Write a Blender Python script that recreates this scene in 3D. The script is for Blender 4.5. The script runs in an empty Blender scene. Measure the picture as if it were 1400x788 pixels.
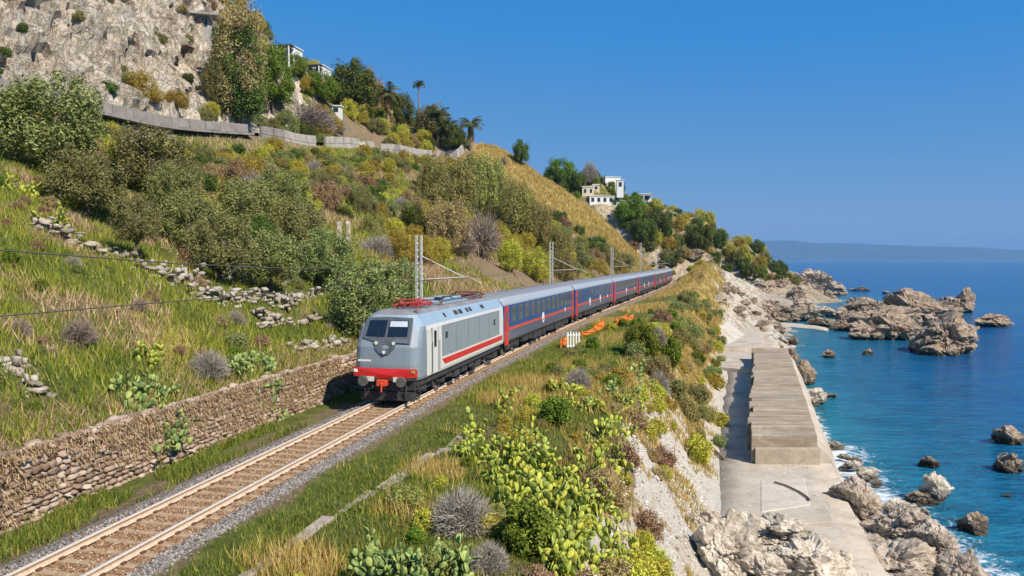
import bpy, math, random
import numpy as np
from mathutils import Vector, Matrix
from mathutils.bvhtree import BVHTree
R = math.radians
SC = bpy.context.scene
COL = SC.collection

# ------------------------------------------------------------------ camera
FPX, CX, CY, HORIZON = 1050.0, 700.0, 394.0, 355.0      # measured in the 1400 x 788 photograph
CAM = Vector((0, 0, 15.0))                              # 15 m over the sea, 6.3 m over the rails
PITCH = math.atan((CY - HORIZON) / FPX)
cam = bpy.data.cameras.new('camera')
cam.sensor_width = 36; cam.lens = 36 * FPX / 1400
cam.clip_start = .1; cam.clip_end = 90000
camo = bpy.data.objects.new('camera', cam); COL.objects.link(camo)
camo.location = CAM; camo.rotation_euler = (R(90) - PITCH, 0, 0)
SC.camera = camo

# ------------------------------------------------------------------ sky and sun
SUN_AZ, SUN_EL = R(136), R(44)                          # clockwise from +Y: behind the camera, over the sea
world = bpy.data.worlds.new('World'); SC.world = world; world.use_nodes = True
wn = world.node_tree.nodes; wl = world.node_tree.links; wn.clear()
sky = wn.new('ShaderNodeTexSky'); sky.sky_type = 'NISHITA'; sky.sun_disc = False
sky.sun_elevation = SUN_EL; sky.sun_rotation = SUN_AZ
sky.air_density = 1.0; sky.dust_density = 0.0; sky.ozone_density = 6.0; sky.altitude = 0
# even tone curve over the whole sky: the deep polarised blue of the photograph
sc1 = wn.new('ShaderNodeVectorMath'); sc1.operation = 'SCALE'; sc1.inputs['Scale'].default_value = .115 * .5
crv = wn.new('ShaderNodeRGBCurve'); crv.mapping.use_clip = False
for ci, pts in enumerate(([(0, 0), (.035, .010), (.072, .026), (.114, .068), (.29, .192), (.43, .255), (1, .34)],
                          [(0, 0), (.075, .140), (.138, .205), (.205, .238), (.38, .325), (.42, .35), (1, .46)],
                          [(0, 0), (.15, .38), (.26, .535), (.34, .53), (.5, .53), (1, .56)])):
    cu = crv.mapping.curves[ci]
    cu.points[0].location = pts[0]; cu.points[1].location = pts[-1]
    for q in pts[1:-1]: cu.points.new(*q)
crv.mapping.update()
sc2 = wn.new('ShaderNodeVectorMath'); sc2.operation = 'SCALE'; sc2.inputs['Scale'].default_value = 1 / .15
wb = wn.new('ShaderNodeBackground'); wb.inputs['Strength'].default_value = .15
wo = wn.new('ShaderNodeOutputWorld')
wl.new(sky.outputs[0], sc1.inputs[0]); wl.new(sc1.outputs[0], crv.inputs['Color']); wl.new(crv.outputs[0], sc2.inputs[0])
wl.new(sc2.outputs[0], wb.inputs[0]); wl.new(wb.outputs[0], wo.inputs[0])
sun = bpy.data.lights.new('sun', 'SUN'); sun.energy = 5.0; sun.angle = R(.53); sun.color = (1, .91, .765)
suno = bpy.data.objects.new('sun', sun); COL.objects.link(suno)
suno.location = (40, -40, 90)
SDIR = Vector((math.sin(SUN_AZ) * math.cos(SUN_EL), math.cos(SUN_AZ) * math.cos(SUN_EL), math.sin(SUN_EL)))
suno.rotation_euler = SDIR.to_track_quat('Z', 'Y').to_euler()
SC.view_settings.view_transform = 'Standard'; SC.view_settings.look = 'None'
SC.view_settings.exposure = .3; SC.view_settings.gamma = 1
SC.render.engine = 'CYCLES'
cy = SC.cycles
cy.use_denoising = True; cy.max_bounces = 6; cy.diffuse_bounces = 2; cy.glossy_bounces = 2
cy.transmission_bounces = 3; cy.transparent_max_bounces = 6; cy.volume_bounces = 0
cy.use_adaptive_sampling = True; cy.adaptive_threshold = .02; cy.caustics_reflective = False; cy.caustics_refractive = False
cy.sample_clamp_indirect = 4

# ------------------------------------------------------------------ helpers
def tag(o, label=None, cat=None, group=None, kind=None):
    if label: o['label'] = label
    if cat: o['category'] = cat
    if group: o['group'] = group
    if kind: o['kind'] = kind
    return o
def link(o, parent=None):
    COL.objects.link(o)
    if parent is not None: o.parent = parent
    return o
def empty(name, loc=(0, 0, 0), rz=0.0, scale=1.0):
    o = bpy.data.objects.new(name, None); link(o)
    o.location = loc; o.rotation_euler = (0, 0, rz); o.scale = (scale,) * 3; o.empty_display_size = .3
    return o
def inst(name, mesh, parent=None, loc=(0, 0, 0), rot=(0, 0, 0), scale=(1, 1, 1), mtx=None):
    o = bpy.data.objects.new(name, mesh); link(o, parent)
    if mtx is not None: o.matrix_local = mtx
    else: o.location = loc; o.rotation_euler = rot; o.scale = scale
    return o
def np_mesh(name, V, F, mats, smooth=False, mi=None):
    """V (n,3) and F (m,k) arrays -> mesh"""
    me = bpy.data.meshes.new(name)
    V = np.asarray(V, np.float32); F = np.asarray(F, np.int32)
    m, k = F.shape
    me.vertices.add(len(V)); me.vertices.foreach_set('co', V.ravel())
    me.loops.add(m * k); me.loops.foreach_set('vertex_index', F.ravel())
    me.polygons.add(m); me.polygons.foreach_set('loop_start', np.arange(0, m * k, k, dtype=np.int32))
    try: me.polygons.foreach_set('loop_total', np.full(m, k, np.int32))
    except Exception: pass
    if mi is not None: me.polygons.foreach_set('material_index', np.asarray(mi, np.int32))
    if smooth: me.polygons.foreach_set('use_smooth', np.ones(m, bool))
    for x in (mats if isinstance(mats, (list, tuple)) else [mats]): me.materials.append(x)
    me.update(calc_edges=True); return me
class MB:
    """collects polygons; build() links them as ONE mesh object"""
    def __init__(self): self.v = []; self.f = []; self.m = []
    def add(self, vs, fs, mi=0):
        b = len(self.v); self.v += [tuple(p) for p in vs]
        for f in fs: self.f.append(tuple(b + i for i in f)); self.m.append(mi)
        return self
    def box(self, c, s, mi=0, rz=0.0, M=None):
        x, y, z = s[0] / 2, s[1] / 2, s[2] / 2
        vs = [Vector((a * x, b * y, d * z)) for a in (-1, 1) for b in (-1, 1) for d in (-1, 1)]
        q = Matrix.Rotation(rz, 3, 'Z') if M is None else M
        vs = [q @ p + Vector(c) for p in vs]
        return self.add(vs, [(0, 1, 3, 2), (4, 6, 7, 5), (0, 4, 5, 1), (2, 3, 7, 6), (0, 2, 6, 4), (1, 5, 7, 3)], mi)
    def span(self, x0, x1, y0, y1, z0, z1, mi=0):
        return self.box(((x0 + x1) / 2, (y0 + y1) / 2, (z0 + z1) / 2), (x1 - x0, y1 - y0, z1 - z0), mi)
    def tube(self, pts, rad, n=6, mi=0, cap=True):
        pts = [Vector(p) for p in pts]
        if not isinstance(rad, (list, tuple)): rad = [rad] * len(pts)
        vs = []; fs = []; up = Vector((.13, .21, 1)).normalized()
        for i, p in enumerate(pts):
            t = (pts[min(i + 1, len(pts) - 1)] - pts[max(i - 1, 0)])
            t = t.normalized() if t.length > 1e-9 else Vector((0, 0, 1))
            a = t.cross(up if abs(t.dot(up)) < .97 else Vector((1, 0, 0))).normalized(); b = t.cross(a)
            for k in range(n):
                w = 2 * math.pi * k / n; vs.append(p + (a * math.cos(w) + b * math.sin(w)) * rad[i])
        for i in range(len(pts) - 1):
            for k in range(n):
                fs.append((i * n + k, i * n + (k + 1) % n, (i + 1) * n + (k + 1) % n, (i + 1) * n + k))
        if cap:
            fs.append(tuple(range(n - 1, -1, -1))); fs.append(tuple((len(pts) - 1) * n + k for k in range(n)))
        return self.add(vs, fs, mi)
    def rings(self, rings, mi=0, closed=True, cap0=False, cap1=False):
        n = len(rings[0]); vs = [p for r in rings for p in r]; fs = []
        for i in range(len(rings) - 1):
            for k in range(n if closed else n - 1):
                fs.append((i * n + k, i * n + (k + 1) % n, (i + 1) * n + (k + 1) % n, (i + 1) * n + k))
        if cap0: fs.append(tuple(range(n - 1, -1, -1)))
        if cap1: fs.append(tuple((len(rings) - 1) * n + k for k in range(n)))
        return self.add(vs, fs, mi)
    def mesh(self, name, mats, smooth=False):
        me = bpy.data.meshes.new(name); me.from_pydata(self.v, [], self.f)
        for x in (mats if isinstance(mats, (list, tuple)) else [mats]): me.materials.append(x)
        me.polygons.foreach_set('material_index', self.m)
        if smooth: me.polygons.foreach_set('use_smooth', [True] * len(self.f))
        me.update(); return me
    def build(self, name, mats, parent=None, smooth=False, **kw):
        return inst(name, self.mesh(name, mats, smooth), parent, **kw)
def bevel(o, w=.02, seg=1):
    md = o.modifiers.new('bevel', 'BEVEL'); md.width = w; md.segments = seg; md.limit_method = 'ANGLE'; md.angle_limit = R(40)
    return o

# numpy value noise ------------------------------------------------------
def _h(a, b, c, seed):
    n = (a.astype(np.int64) * 374761393 + b.astype(np.int64) * 668265263 + c.astype(np.int64) * 2147483647 + seed * 974634777) & 0x7fffffff
    n = ((n ^ (n >> 13)) * 1274126177) & 0x7fffffff
    n = ((n ^ (n >> 15)) * 2246822519) & 0x7fffffff
    return ((n ^ (n >> 16)) & 0xffff) / 65535.0
def vnoise(x, y, z=0.0, seed=0):
    x = np.asarray(x, float); y = np.asarray(y, float) + 0 * x; z = np.asarray(z, float) + 0 * x
    i, j, k = np.floor(x), np.floor(y), np.floor(z)
    u, v, w = x - i, y - j, z - k
    u, v, w = (t * t * (3 - 2 * t) for t in (u, v, w))
    r = 0
    for a, wa in ((0, 1 - u), (1, u)):
        for b, wb_ in ((0, 1 - v), (1, v)):
            for c, wc in ((0, 1 - w), (1, w)):
                r = r + wa * wb_ * wc * _h(i + a, j + b, k + c, seed)
    return r * 2 - 1
def fbm(x, y, z=0.0, oct=4, seed=0, gain=.5):
    r = 0; a = 1.0
    for o in range(oct):
        r = r + a * vnoise(np.asarray(x) * 2 ** o, np.asarray(y) * 2 ** o, np.asarray(z) * 2 ** o, seed + o); a *= gain
    return r
def worley(x, y, z, seed=0):
    """distance to the nearest and second nearest cell point, and a random value of the nearest cell"""
    x = np.asarray(x, float); y = np.asarray(y, float) + 0 * x; z = np.asarray(z, float) + 0 * x
    i, j, k = np.floor(x), np.floor(y), np.floor(z); f1 = np.full(x.shape, 9.0); f2 = f1.copy(); h = np.zeros(x.shape)
    for a in (-1, 0, 1):
        for b in (-1, 0, 1):
            for c in (-1, 0, 1):
                I, J, K = i + a, j + b, k + c
                d = np.sqrt((I + _h(I, J, K, seed) - x) ** 2 + (J + _h(I, J, K, seed + 1) - y) ** 2 + (K + _h(I, J, K, seed + 2) - z) ** 2)
                n = d < f1; f2 = np.where(n, f1, np.minimum(f2, d)); h = np.where(n, _h(I, J, K, seed + 3), h); f1 = np.where(n, d, f1)
    return f1, f2, h
def sstep(a, b, x): t = np.clip((x - a) / (b - a), 0, 1); return t * t * (3 - 2 * t)

# node materials ---------------------------------------------------------
class NT:
    def __init__(self, name):
        self.m = bpy.data.materials.new(name); self.m.use_nodes = True
        self.t = self.m.node_tree; self.t.nodes.clear()
    def n(self, typ, ins=None, **pr):
        nd = self.t.nodes.new('ShaderNode' + typ)
        for k, v in pr.items(): setattr(nd, k, v)
        for k, v in (ins or {}).items(): self.set(nd.inputs[k], v)
        return nd
    def set(self, sock, v):
        if isinstance(v, bpy.types.NodeSocket): self.t.links.new(v, sock)
        elif isinstance(v, bpy.types.Node): self.t.links.new(v.outputs[0], sock)
        else:
            if hasattr(sock.default_value, '__len__') and len(sock.default_value) == 4 and len(v) == 3: v = tuple(v) + (1,)
            sock.default_value = v
    def coord(self, w='Object'): return self.n('TexCoord').outputs[w]
    def pos(self): return self.n('NewGeometry').outputs['Position']
    def noise(self, co, scale, detail=4, rough=.55, dist=0.0, out=0):
        return self.n('TexNoise', {'Vector': co, 'Scale': scale, 'Detail': detail, 'Roughness': rough, 'Distortion': dist}).outputs[out]
    def voro(self, co, scale, feature='F1', out=0):
        return self.n('TexVoronoi', {'Vector': co, 'Scale': scale}, feature=feature).outputs[out]
    def ramp(self, fac, stops, interp='LINEAR'):
        nd = self.n('ValToRGB', {0: fac}); cr = nd.color_ramp; cr.interpolation = interp
        while len(cr.elements) < len(stops): cr.elements.new(.5)
        for e, (p, c) in zip(cr.elements, stops):
            e.position = p; e.color = (tuple(c) + (1,)) if hasattr(c, '__len__') else (c, c, c, 1)
        return nd.outputs[0]
    def mix(self, f, a, b, mode='MIX'):
        nd = self.n('Mix', data_type='RGBA', blend_type=mode); nd.clamp_factor = True
        self.set(nd.inputs[0], f); self.set(nd.inputs[6], a); self.set(nd.inputs[7], b); return nd.outputs[2]
    def math(self, op, a, b=0.0, c=None, clamp=False):
        nd = self.n('Math', operation=op, use_clamp=clamp); self.set(nd.inputs[0], a); self.set(nd.inputs[1], b)
        if c is not None: self.set(nd.inputs[2], c)
        return nd.outputs[0]
    def attr(self, name): return self.n('Attribute', attribute_name=name).outputs['Fac']
    def bump(self, h, strength=.5, dist=.05, normal=None):
        i = {'Height': h, 'Strength': strength, 'Distance': dist}
        if normal is not None: i['Normal'] = normal
        return self.n('Bump', i).outputs[0]
    def cracks(self, co, sc=1.0, zs=.3, w=.016):
        n = self.noise(self.n('Mapping', {'Vector': co, 'Scale': (sc, sc, sc * zs)}).outputs[0], 1.0, 6, .62, .9)
        return self.ramp(self.math('ABSOLUTE', self.math('SUBTRACT', n, .5)), [(0, 1.0), (w, .35), (w * 2.2, 0.0)])
    def out(self, sh): self.n('OutputMaterial', {0: sh}); return self.m
    def pbr(self, col, rough=.6, **k):
        ins = {'Base Color': col, 'Roughness': rough}; ins.update(k)
        return self.n('BsdfPrincipled', ins).outputs[0]
def pm(name, col, rough=.6, metal=0.0, var=.12, scale=2.0, bump=0.0, bscale=25.0, coat=0.0, spec=.5, dirt=None, world=False):
    t = NT(name); co = t.pos() if world else t.coord()
    f = t.noise(co, scale, 5, .6)
    c = t.mix(t.ramp(f, [(.3, 0.0), (.7, 1.0)]), tuple(x * (1 - var) for x in col), tuple(min(1, x * (1 + var)) for x in col))
    if dirt:
        c = t.mix(t.math('MULTIPLY', t.ramp(t.noise(co, scale * 1.7, 6, .7), [(.45, 0.0), (.75, 1.0)]), dirt[1]), c, dirt[0])
    k = {'Metallic': metal, 'Coat Weight': coat, 'Specular IOR Level': spec}
    if bump: k['Normal'] = t.bump(t.noise(co, bscale, 6, .65), bump, .03)
    return t.out(t.pbr(c, rough, **k))
def fol(name, cols, transl=.22, rough=.65, hue=.035, val=.35):
    """leaf material: colour varies leaf by leaf and plant by plant"""
    t = NT(name)
    r = t.n('NewGeometry').outputs['Random Per Island']
    n = len(cols)
    c = t.ramp(r, [(i / max(1, n - 1), x) for i, x in enumerate(cols)])
    orr = t.n('ObjectInfo').outputs['Random']
    hs = t.n('HueSaturation', {'Hue': t.math('MULTIPLY_ADD', orr, hue * 2, .5 - hue), 'Value': t.math('MULTIPLY_ADD', orr, val, 1 - val / 2), 'Color': c}).outputs[0]
    d = t.pbr(hs, rough, **{'Specular IOR Level': .25})
    tr = t.n('BsdfTranslucent', {'Color': hs}).outputs[0]
    return t.out(t.n('MixShader', {0: transl, 1: d, 2: tr}).outputs[0])
# ------------------------------------------------------------------ the railway line: right rail traced in the photo, on the plane of the rail heads
RAIL_Z = 8.7
_c = [-2.36006913e-06, 9.19351003e-04, 1.72043932e-01, -1.13645350e+01]
_y = np.arange(-30, 420, .25); _x = np.polyval(_c, np.clip(_y, 0, 400))
_x = np.where(_y < 0, _c[3] + _c[2] * _y, _x)
_tx = np.gradient(_x, _y); _tl = np.hypot(_tx, 1)
TX, TY = _tx / _tl, 1 / _tl                      # unit tangent
CLX, CLY = _x - .75 * TY, _y + .75 * TX          # centre line
CLS = np.concatenate([[0], np.cumsum(np.hypot(np.diff(CLX), np.diff(CLY)))]); CLS -= np.interp(0, CLY, CLS)
def track(s, u=0.0):
    """s metres along the line, u metres to its sea side -> x, y"""
    tx, ty = np.interp(s, CLS, TX), np.interp(s, CLS, TY)
    return np.interp(s, CLS, CLX) + u * ty, np.interp(s, CLS, CLY) - u * tx
def heading(s): return math.atan2(float(np.interp(s, CLS, TY)), float(np.interp(s, CLS, TX)))
def to_su(x, y):
    x = np.atleast_1d(np.asarray(x, float)); y = np.atleast_1d(np.asarray(y, float))
    s = np.interp(y, CLY, CLS)
    for _ in range(4):
        px, py = track(s); tx, ty = np.interp(s, CLS, TX), np.interp(s, CLS, TY)
        s = s + (x - px) * tx + (y - py) * ty
    px, py = track(s); tx, ty = np.interp(s, CLS, TX), np.interp(s, CLS, TY)
    return s, (x - px) * ty - (y - py) * tx
# height of the ground over stations along the line; u < 0 is uphill, u > 0 is the sea side
LAND = {
 -30: [(-190, 92), (-120, 84), (-80, 62), (-67, 37), (-65, 31.4), (-58, 31), (-54.5, 28.5), (-45, 25.2), (-30, 22), (-20, 17.6), (-10, 12.8), (-4.4, 10.15)],
  40: [(-190, 108), (-120, 98), (-84, 70), (-67, 36), (-65, 31.8), (-58, 31.4), (-54.5, 28.5), (-45, 25.2), (-30, 22), (-20, 17.4), (-10, 12.8), (-4.4, 10.15)],
  85: [(-190, 118), (-120, 104), (-84, 76), (-67, 37), (-65, 32.8), (-58, 32.4), (-54.5, 28.8), (-45, 25.2), (-30, 21.5), (-20, 16.8), (-10, 13), (-4.4, 10.1)],
 122: [(-190, 116), (-120, 100), (-86, 76), (-68, 41), (-65, 35.8), (-58, 35.4), (-54, 32), (-45, 27.6), (-30, 22.5), (-20, 17.5), (-10, 13.4), (-4.4, 9.8)],
 150: [(-190, 96), (-120, 82), (-90, 71), (-79, 60), (-69, 44), (-65, 38.6), (-58, 38), (-45, 31.5), (-30, 23.5), (-20, 18), (-10, 13.6), (-4.4, 9.6)],
 172: [(-190, 84), (-120, 74), (-90, 63), (-79, 56), (-69, 45), (-65, 40.2), (-58, 39.8), (-45, 33), (-30, 25), (-20, 19.5), (-10, 14), (-4.4, 9.6)],
 200: [(-190, 80), (-120, 72), (-90, 62), (-78, 54), (-69, 47), (-65, 42.4), (-58, 41.8), (-45, 36), (-30, 27.5), (-20, 21), (-10, 15), (-4.4, 9.8)],
 232: [(-190, 70), (-120, 66), (-90, 61), (-75, 57), (-65, 54), (-58, 50.5), (-46, 45.5), (-30, 34.6), (-22, 28.5), (-10, 17), (-4.4, 11)],
 262: [(-190, 40), (-120, 36), (-88, 33), (-65, 30), (-58, 29), (-46, 26), (-30, 22), (-20, 18), (-10, 13), (-4.4, 10)]}
SEAS = {
 -30: [(2.3, 8.22), (4, 8.2), (7, 8.0), (9.6, 7.4), (10.8, 6), (12, 4.2), (13.4, 2.25), (14.2, 1.9), (20.5, 1.85), (21.6, 1.0), (24, .25), (27, -.6), (35, -2.6), (60, -5)],
  30: [(2.3, 8.22), (4, 8.2), (7, 8.0), (9.6, 7.4), (10.8, 6), (12, 4.2), (13.4, 2.25), (14.2, 1.9), (20.5, 1.85), (21.6, 1.0), (24, .3), (27, -.4), (35, -2.6), (60, -5)],
  62: [(2.3, 8.22), (4, 8.2), (7, 8.15), (9.4, 7.6), (11, 6), (13, 3.4), (14.6, 2.0), (15.4, 1.9), (21.6, 1.8), (22.6, .2), (24.6, -.8), (30, -2.0), (60, -5)],
 105: [(2.3, 8.22), (4, 8.3), (7, 8.4), (9.6, 7.8), (12, 5.4), (15, 2.2), (16, 1.9), (22.4, 1.8), (23.4, .2), (25, -.7), (32, -2.4), (60, -5)],
 135: [(2.3, 8.22), (4, 8.5), (7, 9.4), (10, 8.8), (13, 6.4), (17, 3.2), (19, 2.0), (22.6, 1.7), (24.5, .5), (27, -.6), (34, -2), (60, -5)],
 165: [(2.3, 8.3), (4, 8.8), (6, 10.4), (8.5, 12), (11, 11.6), (14, 9.2), (18, 4.9), (20.4, 2.2), (23, 1.5), (25, .6), (27, -.3), (33, -1.2), (42, -2.2), (60, -4)],
 215: [(2.3, 8.6), (4, 9.6), (8, 12.8), (12, 13.0), (17, 8.5), (21, 4.2), (25, 1.6), (28, .3), (31, -.6), (44, -2), (60, -4)],
 262: [(2.3, 8.6), (4, 9.6), (8, 12), (12, 13), (18, 11), (25, 7), (30, 4), (37, 2), (44, .6), (60, -3)]}
_LS = sorted(LAND); _SS = sorted(SEAS)
def _prof(tab, keys, s, u):
    Z = [np.interp(u, [p[0] for p in tab[k]], [p[1] for p in tab[k]]) for k in keys]
    s = np.clip(s, keys[0], keys[-1]); r = np.zeros_like(s)
    i = np.clip(np.searchsorted(keys, s) - 1, 0, len(keys) - 2)
    for j in range(len(keys) - 1):
        m = i == j
        if m.any():
            t = (s[m] - keys[j]) / (keys[j + 1] - keys[j]); t = t * t * (3 - 2 * t)
            r[m] = Z[j][m] * (1 - t) + Z[j + 1][m] * t
    return r
def terrace(s, u, z):
    """steps of the old olive terraces"""
    w = sstep(34, 42, s) * (1 - sstep(66, 74, s)) * sstep(6.5, 8, -u) * (1 - sstep(22, 26, -u))
    q = (z - 11.0) / 1.35; k = np.floor(q); f = q - k
    zt = 11.0 + 1.35 * (k + sstep(.72, .98, f) * .85 + f * .15)
    return z * (1 - w) + zt * w
def height0(s, u):
    s = np.asarray(s, float); u = np.asarray(u, float)
    zl = _prof(LAND, _LS, s, u); zs = _prof(SEAS, _SS, s, u)
    z = np.where(u < -3, zl, zs)
    z = terrace(s, u, z)
    mid = np.interp(u, [-4.3, -4.0, -3.4, -2.6, -2.05, -1.75, 1.75, 2.05, 2.6], [10.1, 8.25, 8.2, 8.2, 8.26, 8.4, 8.4, 8.30, 8.22])
    wu = sstep(-4.6, -4.3, u) * (1 - sstep(2.3, 2.6, u))
    z = z * (1 - wu) + mid * wu
    return z
def height(s, u):
    s = np.asarray(s, float); u = np.asarray(u, float)
    s, u = np.broadcast_arrays(np.atleast_1d(s), np.atleast_1d(u)); z = height0(s, u); x, y = track(s, u)
    hill = sstep(5, 9, -u); cliff = sstep(66, 69, -u) * (1 - sstep(95, 125, -u)) * (1 - sstep(135, 160, s))
    z = z + hill * (fbm(x / 9, y / 9, 0, 4, 3) * .75 + fbm(x / 2.2, y / 2.2, 0, 3, 9) * .14) * (1 - .8 * (sstep(56, 58, -u) * (1 - sstep(65, 66.5, -u))))
    z = z + sstep(66, 80, -u) * fbm(x / 26, y / 26, 0, 4, 21) * 4.5
    z = z + cliff * fbm(x / 14, y / 14, 0, 3, 33) * 4
    sc = sstep(7.5, 11, u) * (1 - sstep(12.9, 14.2, u))
    far = sstep(120, 150, s)
    z = z + sc * (fbm(x / 2.4, y / 2.4, z / 3, 4, 51) * .5 + fbm(x / .7, y / .7, z / .7, 2, 53) * .16) + far * sstep(5, 9, u) * (1 - sstep(26, 32, u)) * fbm(x / 4, y / 4, z / 4, 4, 57) * 1.1
    vg = sstep(3.2, 5, u) * (1 - sstep(9, 11, u))
    z = z + vg * fbm(x / 3, y / 3, 0, 3, 61) * .16
    bch = sstep(20.8, 22, u); z = z + bch * fbm(x / 3, y / 3, 0, 3, 71) * .22
    return z
SG = np.concatenate([np.arange(-22, 70, .5), np.arange(70, 140, .6), np.arange(140, 262.1, 1.8)])
UG = np.concatenate([np.arange(-190, -96, 4), np.arange(-96, -64, .45), np.arange(-64, -26, 1.0), np.arange(-26, -4.7, .45),
                     [-4.6, -4.3, -4.15, -4.0, -3.4, -2.6, -2.05, -1.75, -1, 0, 1, 1.75, 2.05, 2.6], np.arange(3, 15, .3), np.arange(15, 30, .6), np.arange(30, 61, 2.5)])
S2, U2 = np.meshgrid(SG, UG, indexing='ij')
Z2 = height(S2, U2); X2, Y2 = track(S2, U2)
# broken blocks of the cliff push in and out of the face
_m = (U2 < -65.5) & (U2 > -128) & (S2 < 162)
_w = (sstep(65.5, 67.5, -U2) * (1 - sstep(100, 128, -U2)) * (1 - sstep(140, 162, S2)))[_m]
xm, ym, zm = X2[_m], Y2[_m], Z2[_m]; wx = fbm(xm / 5, ym / 5, zm / 5, 3, 35) * 1.6
a1, a2, h1 = worley((xm + wx) / 4.6, ym / 4.6, (zm + wx) / 12, 36); b1, b2, h2 = worley((xm + wx) / 2.1, ym / 2.1, (zm - wx) / 5, 39); c1, c2, h3 = worley(xm / 1.1, ym / 1.1, zm / 1.2, 43)
_d = _w * ((h1 - .5) * 2.2 + (h2 - .5) * 1.1 + (h3 - .5) * .6 + fbm(xm / 9, ym / 9, zm / 9, 3, 77) * 2.2 - 1.3 * (1 - sstep(0, .16, a2 - a1)) - .8 * (1 - sstep(0, .18, b2 - b1)))
_u = U2.copy(); _u[_m] += _d; X2, Y2 = track(S2, _u); CRK = np.zeros_like(Z2); CRK[_m] = _w * np.maximum(1 - sstep(0, .12, a2 - a1), .8 * (1 - sstep(0, .10, b2 - b1)))
NS, NU = S2.shape
TV = np.stack([X2, Y2, Z2], -1).reshape(-1, 3)
_i, _j = np.meshgrid(np.arange(NS - 1), np.arange(NU - 1), indexing='ij'); _a = (_i * NU + _j).ravel()
TF = np.stack([_a, _a + 1, _a + NU + 1, _a + NU], 1)
TF = TF[:, ::-1]
# the headland with the villas, beyond the end of the visible line
HR = [(-190, 52), (-60, 50), (0, 46.5), (25, 47), (44, 46), (55, 41), (62, 37.5), (69, 34.5), (82, 29), (94, 23.5), (102, 18), (108, 13), (114, 8), (121, 3.5), (128, -1), (170, -5)]
def head_h(x, y):
    r = np.interp(x, [p[0] for p in HR], [p[1] for p in HR])
    front = sstep(248, 332, y) ** .8; back = 1 - sstep(332, 470, y)
    z = -2.5 + (r + 2.5) * front * back
    k = sstep(0, 6, z)
    z = z + k * (fbm(x / 16, y / 16, 0, 4, 81) * 3.2) + k * (1 - np.abs(fbm(x / 8, y / 8, z / 8, 4, 87)) - .5) * 2.6
    return z
hx = np.arange(-190, 171, 2.0); hy = np.concatenate([np.arange(240, 345, 1.8), np.arange(345, 480, 8)])
HX, HY = np.meshgrid(hx, hy, indexing='ij'); HZ = head_h(HX, HY)
HV = np.stack([HX, HY, HZ], -1).reshape(-1, 3)
_n = len(hy); _i, _j = np.meshgrid(np.arange(len(hx) - 1), np.arange(_n - 1), indexing='ij'); _a = (_i * _n + _j).ravel()
HF = np.stack([_a, _a + _n, _a + _n + 1, _a + 1], 1)
BV = BVHTree.FromPolygons([tuple(v) for v in np.concatenate([TV, HV]).tolist()],
                          [tuple(f) for f in TF.tolist()] + [tuple(f) for f in (HF + len(TV)).tolist()])
CAMR = Matrix.Rotation(R(90) - PITCH, 3, 'X')
def ray(px, py): return (CAMR @ Vector(((px - CX) / FPX, -(py - CY) / FPX, -1))).normalized()
def hit(px, py):
    """the ground seen at a pixel of the photograph"""
    p, n, i, d = BV.ray_cast(CAM, ray(px, py))
    return p
def onplane(px, py, z):
    r = ray(px, py); return CAM + r * ((z - CAM.z) / r.z)
def atdepth(px, py, d):
    r = ray(px, py); return CAM + r * (d / r.y)
def mpp(p): return p.y / FPX                       # metres per photo pixel at a point
def ground(x, y):
    p, n, i, d = BV.ray_cast(Vector((x, y, 300)), Vector((0, 0, -1)))
    return p.z if p else 0.0
def gnd_su(s, u):
    x, y = track(s, u); return Vector((float(x), float(y), ground(float(x), float(y))))
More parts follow.
